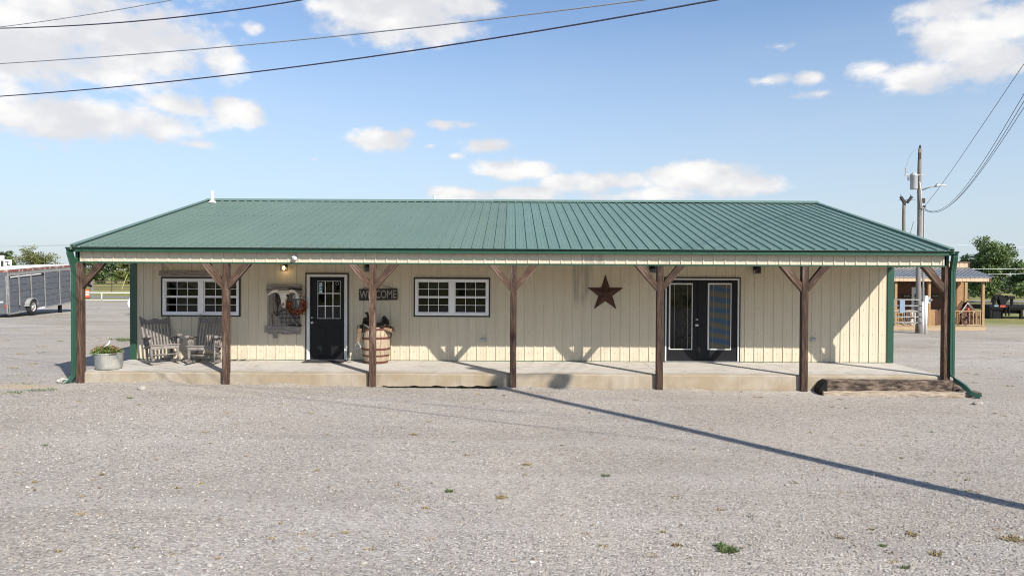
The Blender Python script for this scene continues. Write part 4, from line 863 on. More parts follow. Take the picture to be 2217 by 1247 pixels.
sheet(lambda u, v: (-.36+.22*u, (v-.5)*.44, .04+.06*u-(v-.5)**2*.7), 6, 8, 'front_skirt', 'leather')
MB().tube([(-.30, -.20, .06), (-.38, -.20, .03), (-.40, -.20, -.02), (-.36, -.2, -.06), (-.30, -.2, -.04)], .010, 7).tube([(.36, -.12, .02), (.37, -.14, -.08), (.39, -.15, -.16), (.375, -.15, -.23)], .014, 6).tube([(-.22, -.24, .06), (-.25, -.26, -.10), (-.235, -.25, -.2)], .015, 6).build('straps', 'leather', sd, local=True)
MB().bar((-.31, -.28, -.02), (-.35, -.30, -.34), .012, .075, (1, 0, 0)).build('fender', 'tan_leather', sd, local=True)
st_ = [(-.36, -.30, -.33), (-.41, -.29, -.40), (-.42, -.29, -.45), (-.35, -.31, -.475), (-.29, -.32, -.45), (-.31, -.315, -.39), (-.36, -.30, -.33)]
MB().tube(st_, .014, 7).build('stirrup', 'steel', sd, local=True)

# flower tub
pc = at(235.5, 795, 14.86); PXt = pc.x
tub = thing('flower_tub', (PXt, 14.86, zs(14.86)), 'fluted galvanized tub planter at the left corner of the porch', 'planter')
MB().lathe([(0, 0), (.245, 0), (.255, .012), (.262, .05), (.285, .32), (.287, .335), (.299, .345), (.297, .358), (.28, .352), (.275, .31), (0, .31)], n=120, flute=.012, nf=40).build('tub_wall', 'galv', tub, local=True, smooth=True)
MB().lathe([(0, .318), (.15, .322), (.272, .312)], n=20).build('soil', 'soil', tub, local=True)
pl = thing('potted_plant', (PXt, 14.86, ZS+.315), 'bushy green plant with reddish tips growing in the tub', 'plant')
lg, lr = MB(), MB()
def leafq(mb, c, d, L_, w):
    d = d.normalized(); s2 = d.cross(Vector((random.gauss(0, 1), random.gauss(0, 1), random.gauss(0, 1)))).normalized()*w; mb.add([c, c+d*L_*.5-s2, c+d*L_, c+d*L_*.5+s2], [(0, 1, 2, 3)])
for i in range(950):
    a = random.uniform(0, 6.283); rr = .30*math.sqrt(random.random()); cx, cy = rr*math.cos(a)-.05, rr*math.sin(a)*.9
    top = .17*(1-(rr/.36)**2)+.03; z = top*random.random()**.6
    if cx > .19 and random.random() < .75: continue
    leafq(lr if (z > top*.72 and random.random() < .6) else lg, Vector((cx, cy, z)), Vector((cx*2+random.gauss(0, .35), cy*2+random.gauss(0, .35), random.uniform(.0, .7))), random.uniform(.03, .06), random.uniform(.010, .018))
lg.build('leaves', 'plant_green', pl, local=True, kind='stuff'); lr.build('reddish_leaves', 'plant_red', pl, local=True, kind='stuff')
sm_ = MB()
for i in range(26): a = random.uniform(0, 6.28); sm_.tube([(0, 0, -.02), (.1*math.cos(a), .1*math.sin(a), .06), (.2*math.cos(a), .2*math.sin(a), .11)], .004, 4)
sm_.build('stems', 'plant_green', pl, local=True, kind='stuff')
fz = thing('white_bird_figure', (PXt+.0, 14.80, ZS+.47), 'slender white curved ornament sticking out of the potted plant', 'ornament')
MB().tube([(-.16, 0, -.03), (-.10, 0, .0), (-.04, 0, .03), (.02, 0, .075), (.05, 0, .12), (.055, 0, .165)], [.004, .014, .02, .022, .018, .006], 8).build('body', 'white_paint', fz, local=True, smooth=True)
o = MB().box(-.075, .075, -.03, .03, 0, .02).build('bark_chip', 'bark'); o.location = (PXt+.205, 14.66, ZS+.352); o.rotation_euler = (R(8), R(-14), R(20)); tag(o, 'dark strip of bark lying on the right rim of the tub', 'bark')

# rocking chairs
def rocker(loc, rz, lean, label):
    t = thing('rocking_chair', loc, label, 'chair', 'rocking chairs on the porch', rz); t.scale = (1.07, 1.0, 1.03); K = dict(local=True)
    def P_(x, y, z):          # lean whole chair back on the rockers (about x)
        v = Matrix.Rotation(lean, 4, 'X') @ Vector((x, y, z-.30)); return (v.x, v.y, v.z+.30)
    hw = .26
    for s_ in (-1, 1):
        q = MB(); n = 12; pr_ = []
        for i in range(n+1):
            y_ = -.40+.84*i/n; z_ = .02+.20*(y_-.02)**2*1.0; pr_.append((y_, z_))
        xa = s_*hw-.0225; q.xprism([(a, b) for a, b in pr_]+[(a, b+.062) for a, b in reversed(pr_)], xa, xa+.045); q.xf(Matrix.Translation((0, 0, .0)) @ Matrix.Rotation(lean*.6, 4, 'X')); q.xf(Matrix.Translation((0, 0, .012-min(v[2] for v in q.v)-.012)))
        q.build('rocker', 'chair_wood', t, bevel=.004, **K)
        MB().tube([P_(s_*hw, -.23, .07), P_(s_*hw, -.23, .14), P_(s_*hw, -.23, .25), P_(s_*hw, -.23, .36)], [.02, .028, .030, .022], 8).build('leg', 'chair_wood', t, smooth=True, **K)
        MB().tube([P_(s_*hw*.94, .20, .08), P_(s_*hw*.94, .19, .18), P_(s_*hw*.94, .18, .36)], [.02, .028, .022], 8).build('leg', 'chair_wood', t, smooth=True, **K)
        MB().bar(P_(s_*(hw+.035), -.30, .575), P_(s_*(hw+.02), .25, .60), .085, .028).build('arm', 'chair_wood', t, bevel=.005, **K)
        MB().tube([P_(s_*(hw+.035)-.045, -.295, .572), P_(s_*(hw+.035)+.045, -.295, .572)], .036, 10).build('arm_scroll', 'chair_wood', t, smooth=True, **K)
        for yy in (-.23, -.10, .02): MB().tube([P_(s_*(hw+.01), yy, .38), P_(s_*(hw+.02), yy, .47), P_(s_*(hw+.025), yy, .565)], [.012 if yy > -.2 else .02, .019 if yy > -.2 else .028, .011 if yy > -.2 else .02], 7).build('arm_spindle', 'chair_wood', t, smooth=True, **K)
        a, b = P_(s_*hw*.98, .20, .36), P_(s_*(hw+.025), .40, 1.10); MB().bar(a, b, .042, .034, (0, -1, 0)).ball(b, (.02, .02, .035)).build('back_post', 'chair_wood', t, bevel=.004, **K)
    for i in range(7):
        f = -1+2*(i+.5)/7*1.0; f = f*.90; a, b = P_(f*(hw-.02), .195, .38), P_(f*(hw+.0), .36, .97); MB().bar(a, b, .036, .014, (0, -1, 0)).build('back_slat', 'chair_wood', t, bevel=.003, **K)
    cr = MB(); n = 16; lo_, hi_ = [], []
    for i in range(n+1):
        f = -1+2*i/n; zt = 1.045+.022*math.cos(f*math.pi*2)*1.0+.03*abs(f)**2; zb_ = .935+.0*f; lo_.append((f*(hw+.02), zb_)); hi_.append((f*(hw+.02), zt))
    q = MB().prism(lo_+hi_[::-1], -.012, .012); tilt = math.atan2(.20, .74)
    q.v = [P_(v[0], .20+(v[2]-.36)*.20/.74+v[1], v[2]) for v in q.v]; q.build('crest_rail', 'chair_wood', t, bevel=.003, **K)
    for i in range(6):
        ya = -.285+.088*i; q = MB().box(-.30, .30, ya, ya+.084, .365-.012*math.sin(i/5*3.14), .392-.012*math.sin(i/5*3.14)); q.v = [P_(*v) for v in q.v]; q.build('seat_slat', 'chair_wood', t, bevel=.004, **K)
    q = MB().box(-.28, .28, -.265, -.235, .29, .365); q.v = [P_(*v) for v in q.v]; q.build('apron', 'chair_wood', t, **K)
    for yy, zz in ((-.23, .17), (.19, .2)): MB().tube([P_(-hw, yy, zz), P_(0, yy, zz), P_(hw, yy, zz)], [.012, .018, .012], 7).build('stretcher', 'chair_wood', t, smooth=True, **K)
    for s_ in (-1, 1): MB().tube([P_(s_*hw, -.23, .22), P_(s_*hw, .19, .23)], .012, 7).build('stretcher', 'chair_wood', t, smooth=True, **K)
    return t
c1 = at(350, 779, 15.70); c2 = at(445, 778, 15.72)
rocker((c1.x, 15.70, zs(15.7)+.001), R(43), R(-11), 'weathered grey rocking chair at the left end of the porch, turned right')
rocker((c2.x, 15.72, zs(15.72)+.001), R(4), R(-7), 'weathered grey rocking chair behind the second porch post')

# timber steps at the right end
def tie(p0, p1, w, h, m, label, seed):
    random.seed(seed); p0 = Vector(p0); p1 = Vector(p1); d = p1-p0; L_ = d.length; q = MB(); n = 22; sec = [(-.5, -.5), (0, -.5), (.5, -.5), (.5, 0), (.5, .44), (.42, .5), (0, .5), (-.42, .5), (-.5, .44), (-.5, 0)]
    for i in range(n+1):
        for (a, b) in sec: q.v.append((L_*(i/n-.5)+random.uniform(-.01, .01)*(0 < i < n), a*w+random.uniform(-.009, .009), (b+.5)*h+random.uniform(-.011, .008)))
    k = len(sec)
    for i in range(n):
        for j in range(k): q.f.append((i*k+j, i*k+(j+1) % k, (i+1)*k+(j+1) % k, (i+1)*k+j))
    q.f.append(tuple(range(k))[::-1]); q.f.append(tuple(n*k+j for j in range(k)))
    o = q.build('timber_step', m); o.location = (p0+p1)/2; o.rotation_euler = (0, 0, math.atan2(d.y, d.x)); return tag(o, label, 'timber', 'old timbers forming the corner steps')
xa, xb = ax(1788, 14.16, 835), ax(2064, 14.16, 835)
tie((xa, 14.245, .005), (xb, 14.245, .005), .20, .235, 'tie_wood', 'dark weathered upper step timber along the porch front, right end', 3)
tie((xa-.12, 14.10, -.16), (xb+.22, 14.02, -.16), .22, .185, 'tie_pale', 'pale weathered bottom step timber lying on the gravel', 4)
tie((9.34, 14.42, -.02), (9.34, 16.2, -.02), .20, .20, 'tie_wood', 'reddish upper timber along the right side of the porch', 5)
tie((9.53, 13.98, -.17), (9.53, 16.2, -.17), .24, .20, 'tie_wood', 'reddish lower timber at the right corner behind the downspout', 6)
o = MB().prism([(0, -.18), (0, .24), (-.07, .20), (-.15, .06), (-.17, -.18)], 14.06, 14.33).build('step_end_board', 'black_paint'); o.location = (xa-.012, 0, 0); tag(o, 'black end board at the left end of the timber steps', 'board')
random.seed(11)
# ---------------------------------------------------------------- poles and wires
def pole(name, x, y, top, r0, r1, label, bits=None):
    z0 = gzf(x, y)-.05; t = thing(name, (x, y, z0), label, 'utility pole', 'wooden utility poles')
    n = 10; MB().tube([(x+.02*math.sin(i*1.3), y, z0+(top-z0)*i/n) for i in range(n+1)], [r0+(r1-r0)*i/n for i in range(n+1)], 12).build('shaft', 'pole_wood', t, smooth=True); return t
# the pole beside the camera whose shadow falls across the lot
PXn, PYn = 7.96, 3.6
np_ = pole('utility_pole', PXn, PYn, 11.3, .135, .10, 'wooden utility pole just right of the camera, known by its long shadow')
MB().bar((PXn+.05, PYn, 10.42), (PXn+1.2, PYn-.02, 10.5), .05, .05).build('lamp_arm', 'grey_paint', np_)
MB().lathe([(0, .2), (.07, .2), (.10, .12), (.2, .06), (.215, -.02), (.17, -.10), (.1, -.15), (0, -.16)], (PXn+1.25, PYn-.02, 10.27), 16).build('yard_lamp', 'grey_paint', np_, smooth=True)
MB().lathe([(0, 0), (.10, 0), (.10, .34), (0, .34)], (PXn-.15, PYn, 9.95), 12).build('fuse_box', 'grey_paint', np_, smooth=True)
MB().bar((PXn-.3, PYn+.13, 11.0), (PXn+.3, PYn+.13, 11.0), .07, .07).build('crossarm', 'pole_wood', np_)
# far pole on the left that carries the wires away, out of view
PXl, PYl = -25.0, 19.83
lp_ = pole('utility_pole', PXl, PYl, 9.6, .15, .11, 'wooden utility pole beyond the left edge that carries the overhead wires')
def wire(A, Bp, samples, zA, zB, r, m, label, wA=1., seg=60):
    A = Vector(A); Bp = Vector(Bp); d = Bp-A; L_ = d.length; nrm = Vector((-d.y, d.x))
    ss, zz, ww = [0.], [zA], [wA]
    if zB is not None: ss.append(1.); zz.append(zB); ww.append(wA)
    for px_, py_ in samples:
        dr = ray(px_, py_); k = A.dot(nrm)/(dr.x*nrm.x+dr.y*nrm.y); p = Vector((dr.x*k, dr.y*k)); ss.append((p-A).dot(d)/L_/L_); zz.append(CAMZ+dr.z*k); ww.append(6.)
    c = np.polyfit(ss, zz, 3 if len(samples) > 2 and zB is not None else 2, w=ww)
    pts = [(A.x+d.x*u, A.y+d.y*u, float(np.polyval(c, u))) for u in np.linspace(0, 1, seg+1)]
    q = MB().tube(pts, r, 6); o = q.build('overhead_wire', m, smooth=True); return tag(o, label, 'wire', 'overhead wires')
nA, lB = (PXn, PYn), (PXl, PYl)
wire(nA, lB, [(0, 210), (471, 163), (843, 119), (1100, 79), (1553, 1)], 6.0, 7.0, .0085, 'wire', 'lowest thick dark wire crossing the sky from left to top right', .3)
wire(nA, lB, [(0, 140), (441, 103), (893, 60), (1100, 38), (1422, 1)], 6.6, 7.8, .0075, 'wire_bare', 'pale bare wire crossing the sky above the lowest wire', .3)
wire(nA, lB, [(0, 65), (347, 33), (690, 1)], 7.6, 8.6, .009, 'wire', 'thick dark wire crossing the big cloud at top left', .6)
wire(nA, lB, [(0, 49), (441, 1)], 8.1, 8.9, .006, 'wire_bare', 'thin uppermost wire at the top left corner', .6)
# pole with transformer in the yard
yq = 31.6; tp = at(1992, 322, yq); PXr = tp.x
rp_ = pole('utility_pole', PXr, yq, tp.z, .118, .085, 'tall wooden utility pole with a transformer beside the pipe gate')
def rz_(py): return at(1992, py, yq).z
MB().lathe([(0, 0), (.15, 0), (.155, .02), (.155, .60), (.168, .62), (.145, .68), (.06, .78), (0, .78)], (PXr-.34, yq-.12, rz_(411)), 20).build('transformer', 'grey_paint', rp_, smooth=True)
MB().bar((PXr-.72, yq-.05, rz_(379.5)), (PXr+.2, yq-.05, rz_(379.5)), .05, .06).tube([(PXr-.68, yq-.05, rz_(380)), (PXr-.68, yq-.05, rz_(364))], .03, 6).tube([(PXr-.55, yq-.05, rz_(380)), (PXr-.55, yq-.05, rz_(392))], .04, 6).build('bracket', 'grey_paint', rp_)
MB().bar((PXr-.10, yq-.13, rz_(332)), (PXr-.10, yq-.13, rz_(346)), .10, .06).tube([(PXr, yq, tp.z), (PXr, yq, tp.z+.16)], [.05, .03], 8).build('top_pin', 'iron', rp_)
MB().tube([(PXr-.05, yq, tp.z+.1), (PXr-.45, yq-.05, tp.z-.25), (PXr-.66, yq-.05, rz_(364)+.1), (PXr-.68, yq-.05, rz_(364))], .008, 5).build('jumper_wire', 'wire_bare', rp_)
MB().tube([(PXr+.1, yq, rz_(412)), (PXr+.4, yq-.15, rz_(406)), (PXr+.75, yq-.3, rz_(404.5))], .03, 8).build('lamp_arm', 'grey_paint', rp_, smooth=True)
MB().add([(PXr+.55, yq-.38, rz_(405)), (PXr+1.05, yq-.38, rz_(404.5)), (PXr+1.05, yq-.22, rz_(404.5)), (PXr+.55, yq-.22, rz_(405)), (PXr+.58, yq-.36, rz_(402)), (PXr+.95, yq-.36, rz_(402.5)), (PXr+.95, yq-.24, rz_(402.5)), (PXr+.58, yq-.24, rz_(402))], [(0,3,2,1),(4,5,6,7),(0,1,5,4),(1,2,6,5),(2,3,7,6),(3,0,4,7)]).box(PXr+.62, PXr+.70, yq-.34, yq-.26, rz_(402), rz_(399)).build('lamp_head', 'grey_paint', rp_)
MB().tube([(PXr+.17, yq-.08, gzf(PXr, yq)), (PXr+.17, yq-.08, rz_(455)), (PXr+.10, yq-.10, rz_(450))], .04, 8).build('conduit', 'grey_paint', rp_, smooth=True)
MB().tube([(PXr+.10, yq-.10, rz_(455)), (PXr+.02, yq-.16, rz_(450)), (PXr-.02, yq-.17, rz_(420)), (PXr-.1, yq-.17, rz_(395))], .022, 6).build('riser_cable', 'door_white', rp_, smooth=True)
MB().cbox((PXr+.16, yq-.02, rz_(435)), (.12, .12, .22)).cbox((PXr+.20, yq-.02, rz_(448)), (.1, .1, .1)).build('clevis_rack', 'iron', rp_)
# wires from the near pole to the yard pole
rB = (PXr+.2, yq)
wire(nA, rB, [(2210, 150), (2100, 310), (2037, 403), (2004, 444)], 9.9, at(2003, 440, yq).z, .008, 'wire', 'single dark wire running down to the yard pole, uppermost of the right bundle', 1.5)
wire(nA, rB, [(2215, 206), (2170, 285), (2100, 392), (2050, 445), (2010, 456)], 9.4, at(2007, 457, yq).z, .008, 'wire', 'upper dark wire of the sagging bundle at the right edge', .8)
wire(nA, (rB[0], rB[1]+.1), [(2216, 222), (2175, 287), (2110, 386), (2060, 442), (2012, 458)], 9.2, at(2007, 457, yq).z, .008, 'wire', 'middle dark wire of the sagging bundle at the right edge', .8)
wire(nA, (rB[0]+.05, rB[1]), [(2216, 236), (2172, 300), (2100, 402), (2050, 450), (2012, 459)], 9.0, at(2007, 458, yq).z, .008, 'wire', 'lowest dark wire of the sagging bundle at the right edge', .8)
# second pole far behind
yq2 = 62.; tp2 = at(1957.5, 434, yq2); r2 = pole('utility_pole', tp2.x, yq2, tp2.z, .17, .14, 'far wooden utility pole with two slanted fuse arms behind the roof')
for s_ in (-1, 1): MB().bar((tp2.x+s_*.12, yq2-.25, tp2.z-.25), (tp2.x+s_*.50+.05, yq2-.25, tp2.z+.30), .2, .2).tube([(tp2.x+s_*.45, yq2-.25, tp2.z+.3), (tp2.x+s_*.45, yq2-.25, tp2.z+.5)], .03, 5).build('fuse_arm', 'iron', r2)
MB().bar((tp2.x-.6, yq2-.2, tp2.z), (tp2.x+.9, yq2-.2, tp2.z+.05), .03, .03).build('crossarm', 'iron', r2)
def span(p, q, sag, r, m, label):
    p = Vector(p); q = Vector(q); pts = [p.lerp(q, u)-Vector((0, 0, 4*sag*u*(1-u))) for u in np.linspace(0, 1, 25)]; tag(MB().tube(pts, r, 5).build('overhead_wire', m), label, 'wire', 'overhead wires')
for (pa, pb, lb) in (((1960, 526), (2260, 536), 'top thin distant wire across the sky above the right tree'), ((1960, 546), (2260, 572), 'second thin distant wire behind the right tree'), ((2080, 582), (2260, 580), 'upper pale wire in front of the right tree'), ((2090, 594), (2260, 590), 'lower pale wire in front of the right tree')):
    yy = 48. if pa[1] > 575 else 110.; span(at(*pa, yy), at(*pb, yy), .05, .014 if yy < 50 else .02, 'wire_bare', lb)
for (pa, pb, lb) in (((-40, 530.5), (330, 533), 'faint thin distant wire above the left trees'), ((-40, 535), (330, 523), 'fainter distant wire rising behind the left roof corner')): span(at(*pa, 150.), at(*pb, 150.), .1, .022, 'wire_bare', lb)
span(tuple(at(1978, 480, 45)), tuple(at(1955, 560, 45)), .0, .015, 'wire', 'thin guy wire between the two right poles')

# ---------------------------------------------------------------- booth at the right
yb = 33.6
def bx_(px_, y=yb): return ax(px_, y, 660)
def bz_(py_, y=yb, px_=2050): return at(px_, py_, y).z
bl_, br2 = bx_(1885), bx_(2133)
GZ = gzf(20, yb)
booth = thing('market_booth', ((bl_+br2)/2, yb, GZ), 'small plywood booth with railed porch and grey metal roof', 'booth')
ZD = bz_(706); ZE = bz_(610); yw2 = yb+2.0
def P3(mb, name, m, **k): return mb.build(name, m, booth, **k)
P3(MB().box(bl_, br2, yb, yw2+2.6, GZ-.1, ZD-.04), 'deck_frame', 'deck_pine')
for i in range(13): P3(MB().box(bl_, br2+.02, yb-.04+i*.165, yb+.11+i*.165, ZD-.04, ZD), 'deck_board', 'deck_pine')
P3(MB().box(bl_, br2+.01, yb-.045, yb-.005, bz_(715), ZD-.045), 'rim_board', 'deck_pine')
xw1 = bx_(2093, yw2)
P3(MB().box(bl_, bx_(1972, yw2), yw2, yw2+2.4, ZD, ZE+.5).box(bx_(1972, yw2), bx_(2001, yw2), yw2, yw2+2.4, bz_(622, yw2), ZE+.5).box(bx_(2001, yw2), bx_(2072, yw2), yw2, yw2+2.4, ZD, ZE+.5), 'front_wall', 'plywood_dark')  # shade under the porch is put into the wall colour
P3(MB().box(bx_(2072, yw2), xw1, yw2-.0, yw2+2.4, ZD, ZE+.5), 'plywood_wall', 'plywood', bevel=.004)
P3(MB().box(xw1-.14, xw1+.01, yw2-.04, yw2-.001, ZD, ZE), 'corner_board', 'pine')
d3 = P3(MB().box(bx_(1973, yw2), bx_(2001, yw2), yw2-.03, yw2+.02, ZD, bz_(622, yw2)), 'door', 'white_paint', bevel=.01)
for i in range(2):
    for j in range(4): MB().box(bx_(1979+7.5*i, yw2), bx_(1985.5+7.5*i, yw2), yw2-.045, yw2-.031, bz_(645+10.5*j, yw2), bz_(636+10.5*j, yw2)).build('pane', 'black_trim', d3)
# half-height plywood counter on the porch
P3(MB().box(bx_(2013), bx_(2036), yb+.35, yb+.40, ZD, bz_(671)), 'plywood_counter', 'plywood')
P3(MB().box(bx_(2036)-.02, bx_(2040), yb+.34, yb+1.2, ZD, bz_(671)), 'counter_side', 'plywood_dark')
P3(MB().box(bx_(1942), bx_(1962), yb+.32, yb+.36, ZD, bz_(670)), 'plywood_counter', 'plywood')
for px_ in (1888, 1940.5, 2013, 2130): P3(MB().box(bx_(px_)-.06, bx_(px_)+.06, yb+.02, yb+.14, ZD, ZE), 'post', 'pine', bevel=.006)
# railing
for xa, xb, n in ((2067, 2128, 8), (1944, 1985, 5)):
    P3(MB().box(bx_(xa), bx_(xb), yb+.04, yb+.13, bz_(674.5), bz_(672)), 'top_rail', 'pine'); P3(MB().box(bx_(xa), bx_(xb), yb+.03, yb+.11, bz_(705), bz_(703)), 'bottom_rail', 'deck_pine')
    for i in range(n): xx = bx_(xa)+.08+(bx_(xb)-bx_(xa)-.16)*i/(n-1); P3(MB().box(xx-.025, xx+.025, yb+.05, yb+.09, bz_(703), bz_(674.6)), 'baluster', 'pine')
xr_ = bx_(2131)
for i in range(9): yy = yb+.25+.2*i; P3(MB().box(xr_-.02, xr_+.02, yy, yy+.05, bz_(703), bz_(674.6)), 'baluster', 'plywood_dark')
P3(MB().box(xr_-.04, xr_+.04, yb+.14, yw2, bz_(674.5), bz_(672)), 'top_rail', 'pine')
# fascia panels, tin roof, false front
x = bl_-.1; xe = br2+.12
while x < xe-.05:
    x1_ = min(x+.205, xe); P3(MB().box(x+.006, x1_-.006, yb-.13, yb-.11, bz_(609.5), bz_(601)), 'fascia_panel', 'peach'); x = x1_
P3(MB().box(bl_-.1, xe, yb-.109, yb-.06, bz_(610), bz_(600.5)), 'fascia_backing', 'brown_trim'); P3(MB().box(xe-.02, xe+.06, yb-.15, yb+1.9, bz_(611), bz_(601)), 'corner_trim', 'brown_trim')
zr0, zr1 = bz_(600.5)+.01, bz_(600.5)+.52
rf = P3(MB().add([(bl_-.2, yb-.16, zr0), (xe+.08, yb-.16, zr0), (xw1+.1, yw2, zr1), (bl_-.2, yw2, zr1), (xe+.08, yw2+2.4, zr0), (xw1+.1, yw2+2.4, zr1), (bl_-.2, yb-.16, zr0-.03), (xe+.08, yb-.16, zr0-.03)], [(0, 1, 2, 3), (1, 4, 5, 2), (6, 7, 1, 0)]), 'roof', 'tin')
rr = MB(); k = 0; x = bl_-.2
while x < xw1+.1: rr.bar((x, yb-.17, zr0+.015), (x, yw2, zr1+.015), .04, .03); x += .2286
for u in (.2, .45, .7): rr.bar((xe+.08+(xw1+.1-xe-.08)*0-.9*0-(xe-xw1)*u*0+(-.0), yb-.17, zr0+.0), (xe+.08, yb-.16, zr0), .02, .02)
rr.build('roof_ribs', 'tin', rf, kind='stuff')
x = bl_-.1
while x < xw1-.02:
    x1_ = min(x+.25, xw1+.02); P3(MB().box(x+.006, x1_-.006, yw2-.02, yw2, zr1+.005, bz_(569, yw2)), 'parapet_panel', 'peach'); x = x1_
P3(MB().box(bl_-.1, xw1+.02, yw2+.001, yw2+.06, zr1-.1, bz_(569, yw2)), 'parapet_backing', 'brown_trim')
P3(MB().box(bl_-.1, xw1+.09, yw2-.04, yw2+.10, bz_(569, yw2), bz_(566.5, yw2)).box(xw1+.03, xw1+.09, yw2-.04, yw2+2., zr1-.1, bz_(569, yw2)), 'parapet_trim', 'brown_trim')
# signs on the booth
for px_, txt, lb in ((1963, 'BUYERS', 'dark hanging board reading BUYERS beside the booth door'), (2025, 'SELLERS', 'dark hanging board reading SELLERS right of the booth door')):
    c = at(px_, 641, yw2-.06); t = thing('booth_sign', (c.x, yw2-.05, c.z), lb, 'sign'); MB().box(-.22, .22, -.02, .02, -.09, .09).build('board', 'sign_black', t, local=True); text_mesh('lettering', txt, .11, .003, 'letter_pale', t, (0, -.025, 0), sx=.8)
c = at(1990, 616, yw2-.06); t = thing('booth_sign', (c.x, yw2-.05, c.z), 'narrow dark board above the booth door', 'sign'); MB().box(-.2, .2, -.02, .02, -.05, .05).build('board', 'sign_black', t, local=True)
# wagon wheels
def wheel(px_, py_, y, r, label):
    c = at(px_, py_, y); t = thing('wagon_wheel', (c.x, y, c.z-r), label, 'wheel', 'old wagon wheels on the booth porch'); o_ = Vector((0, 0, r))
    MB().tube([(r*math.cos(a), 0, r+r*math.sin(a)) for a in np.linspace(0, 6.2832, 33)], .022, 7).build('rim', 'brown_trim', t, local=True, smooth=True)
    for k in range(12): a = k*math.pi/6+.1; MB().bar((.05*math.cos(a), 0, r+.05*math.sin(a)), (r*math.cos(a), 0, r+r*math.sin(a)), .016, .016).build('spoke', 'brown_trim', t, local=True)
    MB().lathe([(0, -.12), (.05, -.12), (.06, 0), (.05, .1), (0, .1)], n=12).xf(Matrix.Translation((0, -.03, r)) @ Matrix.Rotation(R(90), 4, 'X')).build('hub', 'iron', t, local=True)
wheel(1974, 687, yb-.14, .30, 'dark wagon wheel leaning on the booth railing left of the white posts'); wheel(2093, 688, yb-.14, .30, 'dark wagon wheel leaning on the booth railing at its right end')
c = at(1982, 686, yb+.25); t = thing('freezer_cabinet', (c.x, yb+.5, ZD), 'white box cabinet standing on the booth porch behind a wheel', 'cabinet'); MB().box(-.18, .18, -.2, .2, 0, .70).build('body', 'white_paint', t, local=True, bevel=.02); MB().box(-.18, .18, -.21, .2, .71, .76).build('lid', 'white_paint', t, local=True, bevel=.01)
# red gabled feed box
c = at(2089, 672, yb+.7); t = thing('gabled_box', (c.x, yb+.7, ZD), 'red gabled wooden box with a white edged roof on the booth porch', 'box')
MB().prism([(-.26, .0), (-.26, .72), (0, 1.10), (.26, .72), (.26, 0)], -.15, .15).build('body', 'brown_trim', t, local=True)
for s_ in (-1, 1): MB().bar((0, 0, 1.14), (s_*.36, 0, .62), .38, .04, (0, -1, 0)).xf(Matrix.Identity(4)).build('roof_board', 'plywood_dark', t, local=True); MB().bar((0, -.2, 1.14), (s_*.36, -.2, .62), .025, .05, (0, -1, 0)).build('roof_edge', 'white_paint', t, local=True)
MB().ball((.02, -.22, .78), (.09, .06, .11)).build('red_bag', 'red_paint', t, local=True, smooth=True)
# pipe gate and white posts
yg = 31.2; GX0, GX1 = ax(1915, yg, 680), ax(1996, yg, 680)
gt = thing('pipe_gate', ((GX0+GX1)/2, yg, gzf(18, yg)), 'galvanized pipe gate of six rails in front of the booth', 'gate')
for py_ in (649, 662, 674.5, 686, 698.5): MB().tube([(GX0, yg, at(1960, py_, yg).z), (GX1, yg, at(1960, py_, yg).z)], .028, 8).build('rail', 'galv', gt, smooth=True)
for px_ in (1916, 1935, 1958): MB().tube([(ax(px_, yg, 680), yg, at(1960, 699, yg).z), (ax(px_, yg, 680), yg, at(1960, 648, yg).z)], .022, 8).build('upright', 'galv', gt, smooth=True)
MB().box(ax(1947, yg), ax(1957.5, yg), yg-.07, yg-.03, at(1950, 677, yg).z, at(1950, 650, yg).z).build('sign_plate', 'blue_box', gt)
for px_, top, lb, r_ in ((1997, 655, 'shorter white post at the end of the pipe gate', .05), (2003.5, 642, 'taller white post with a meter box beside the yard pole', .075)):
    xx = ax(px_, yg-.1, 680); z0 = gzf(xx, yg); t = thing('white_post', (xx, yg-.12, z0), lb, 'post'); MB().tube([(0, 0, -.05), (0, 0, at(px_, top, yg).z-z0)], r_, 12).build('sleeve', 'white_paint', t, local=True, smooth=True); MB().lathe([(r_*1.1, 0), (r_*1.1, .03), (0, .05)], (0, 0, at(px_, top, yg).z-z0), 12).build('cap', 'white_paint', t, local=True)
    if top < 650: MB().cbox((.11, .0, at(px_, 650, yg).z-z0), (.12, .12, .30)).build('meter_box', 'grey_paint', t, local=True, bevel=.01); MB().lathe([(0, 0), (.055, 0), (.05, .07), (0, .08)], n=12).xf(Matrix.Translation((.19, -.04, at(px_, 649, yg).z-z0)) @ Matrix.Rotation(R(90), 4, 'X')).build('meter', 'glass_dull', t, local=True)

# ---------------------------------------------------------------- flatbed gooseneck trailer, right
yt = 44.; g0 = gzf(30, yt)
def tx(px_): return ax(px_, yt, 660)
def tz(py_): return at(2180, py_, yt).z
ft = thing('flatbed_trailer', (tx(2190), yt, g0), 'black gooseneck flatbed trailer parked by the tree at the right edge', 'trailer')
def P4(mb, name, m='black_paint', **k): return mb.build(name, m, ft, **k)
P4(MB().box(tx(2148), tx(2330), yt, yt+2.4, tz(671), tz(661)), 'deck')
P4(MB().box(tx(2141), tx(2330), yt-.06, yt-.001, tz(667), tz(660.5)), 'side_rail')
P4(MB().box(tx(2153), tx(2174), yt+.1, yt+1.2, tz(690), tz(671)), 'toolbox')
P4(MB().box(tx(2178), tx(2212), yt+.2, yt+1.6, tz(679), tz(668)), 'frame_rail')
for px_ in (2147, 2213): P4(MB().box(tx(px_)-.07, tx(px_)+.07, yt+.02, yt+.16, g0, tz(668)), 'jack_leg')
for px_ in (2163, 2203): P4(MB().bar((tx(px_), yt+.5, tz(662)), (tx(px_+(3 if px_ < 2180 else -1)), yt+.5, tz(643)), .12, .14), 'neck_upright')
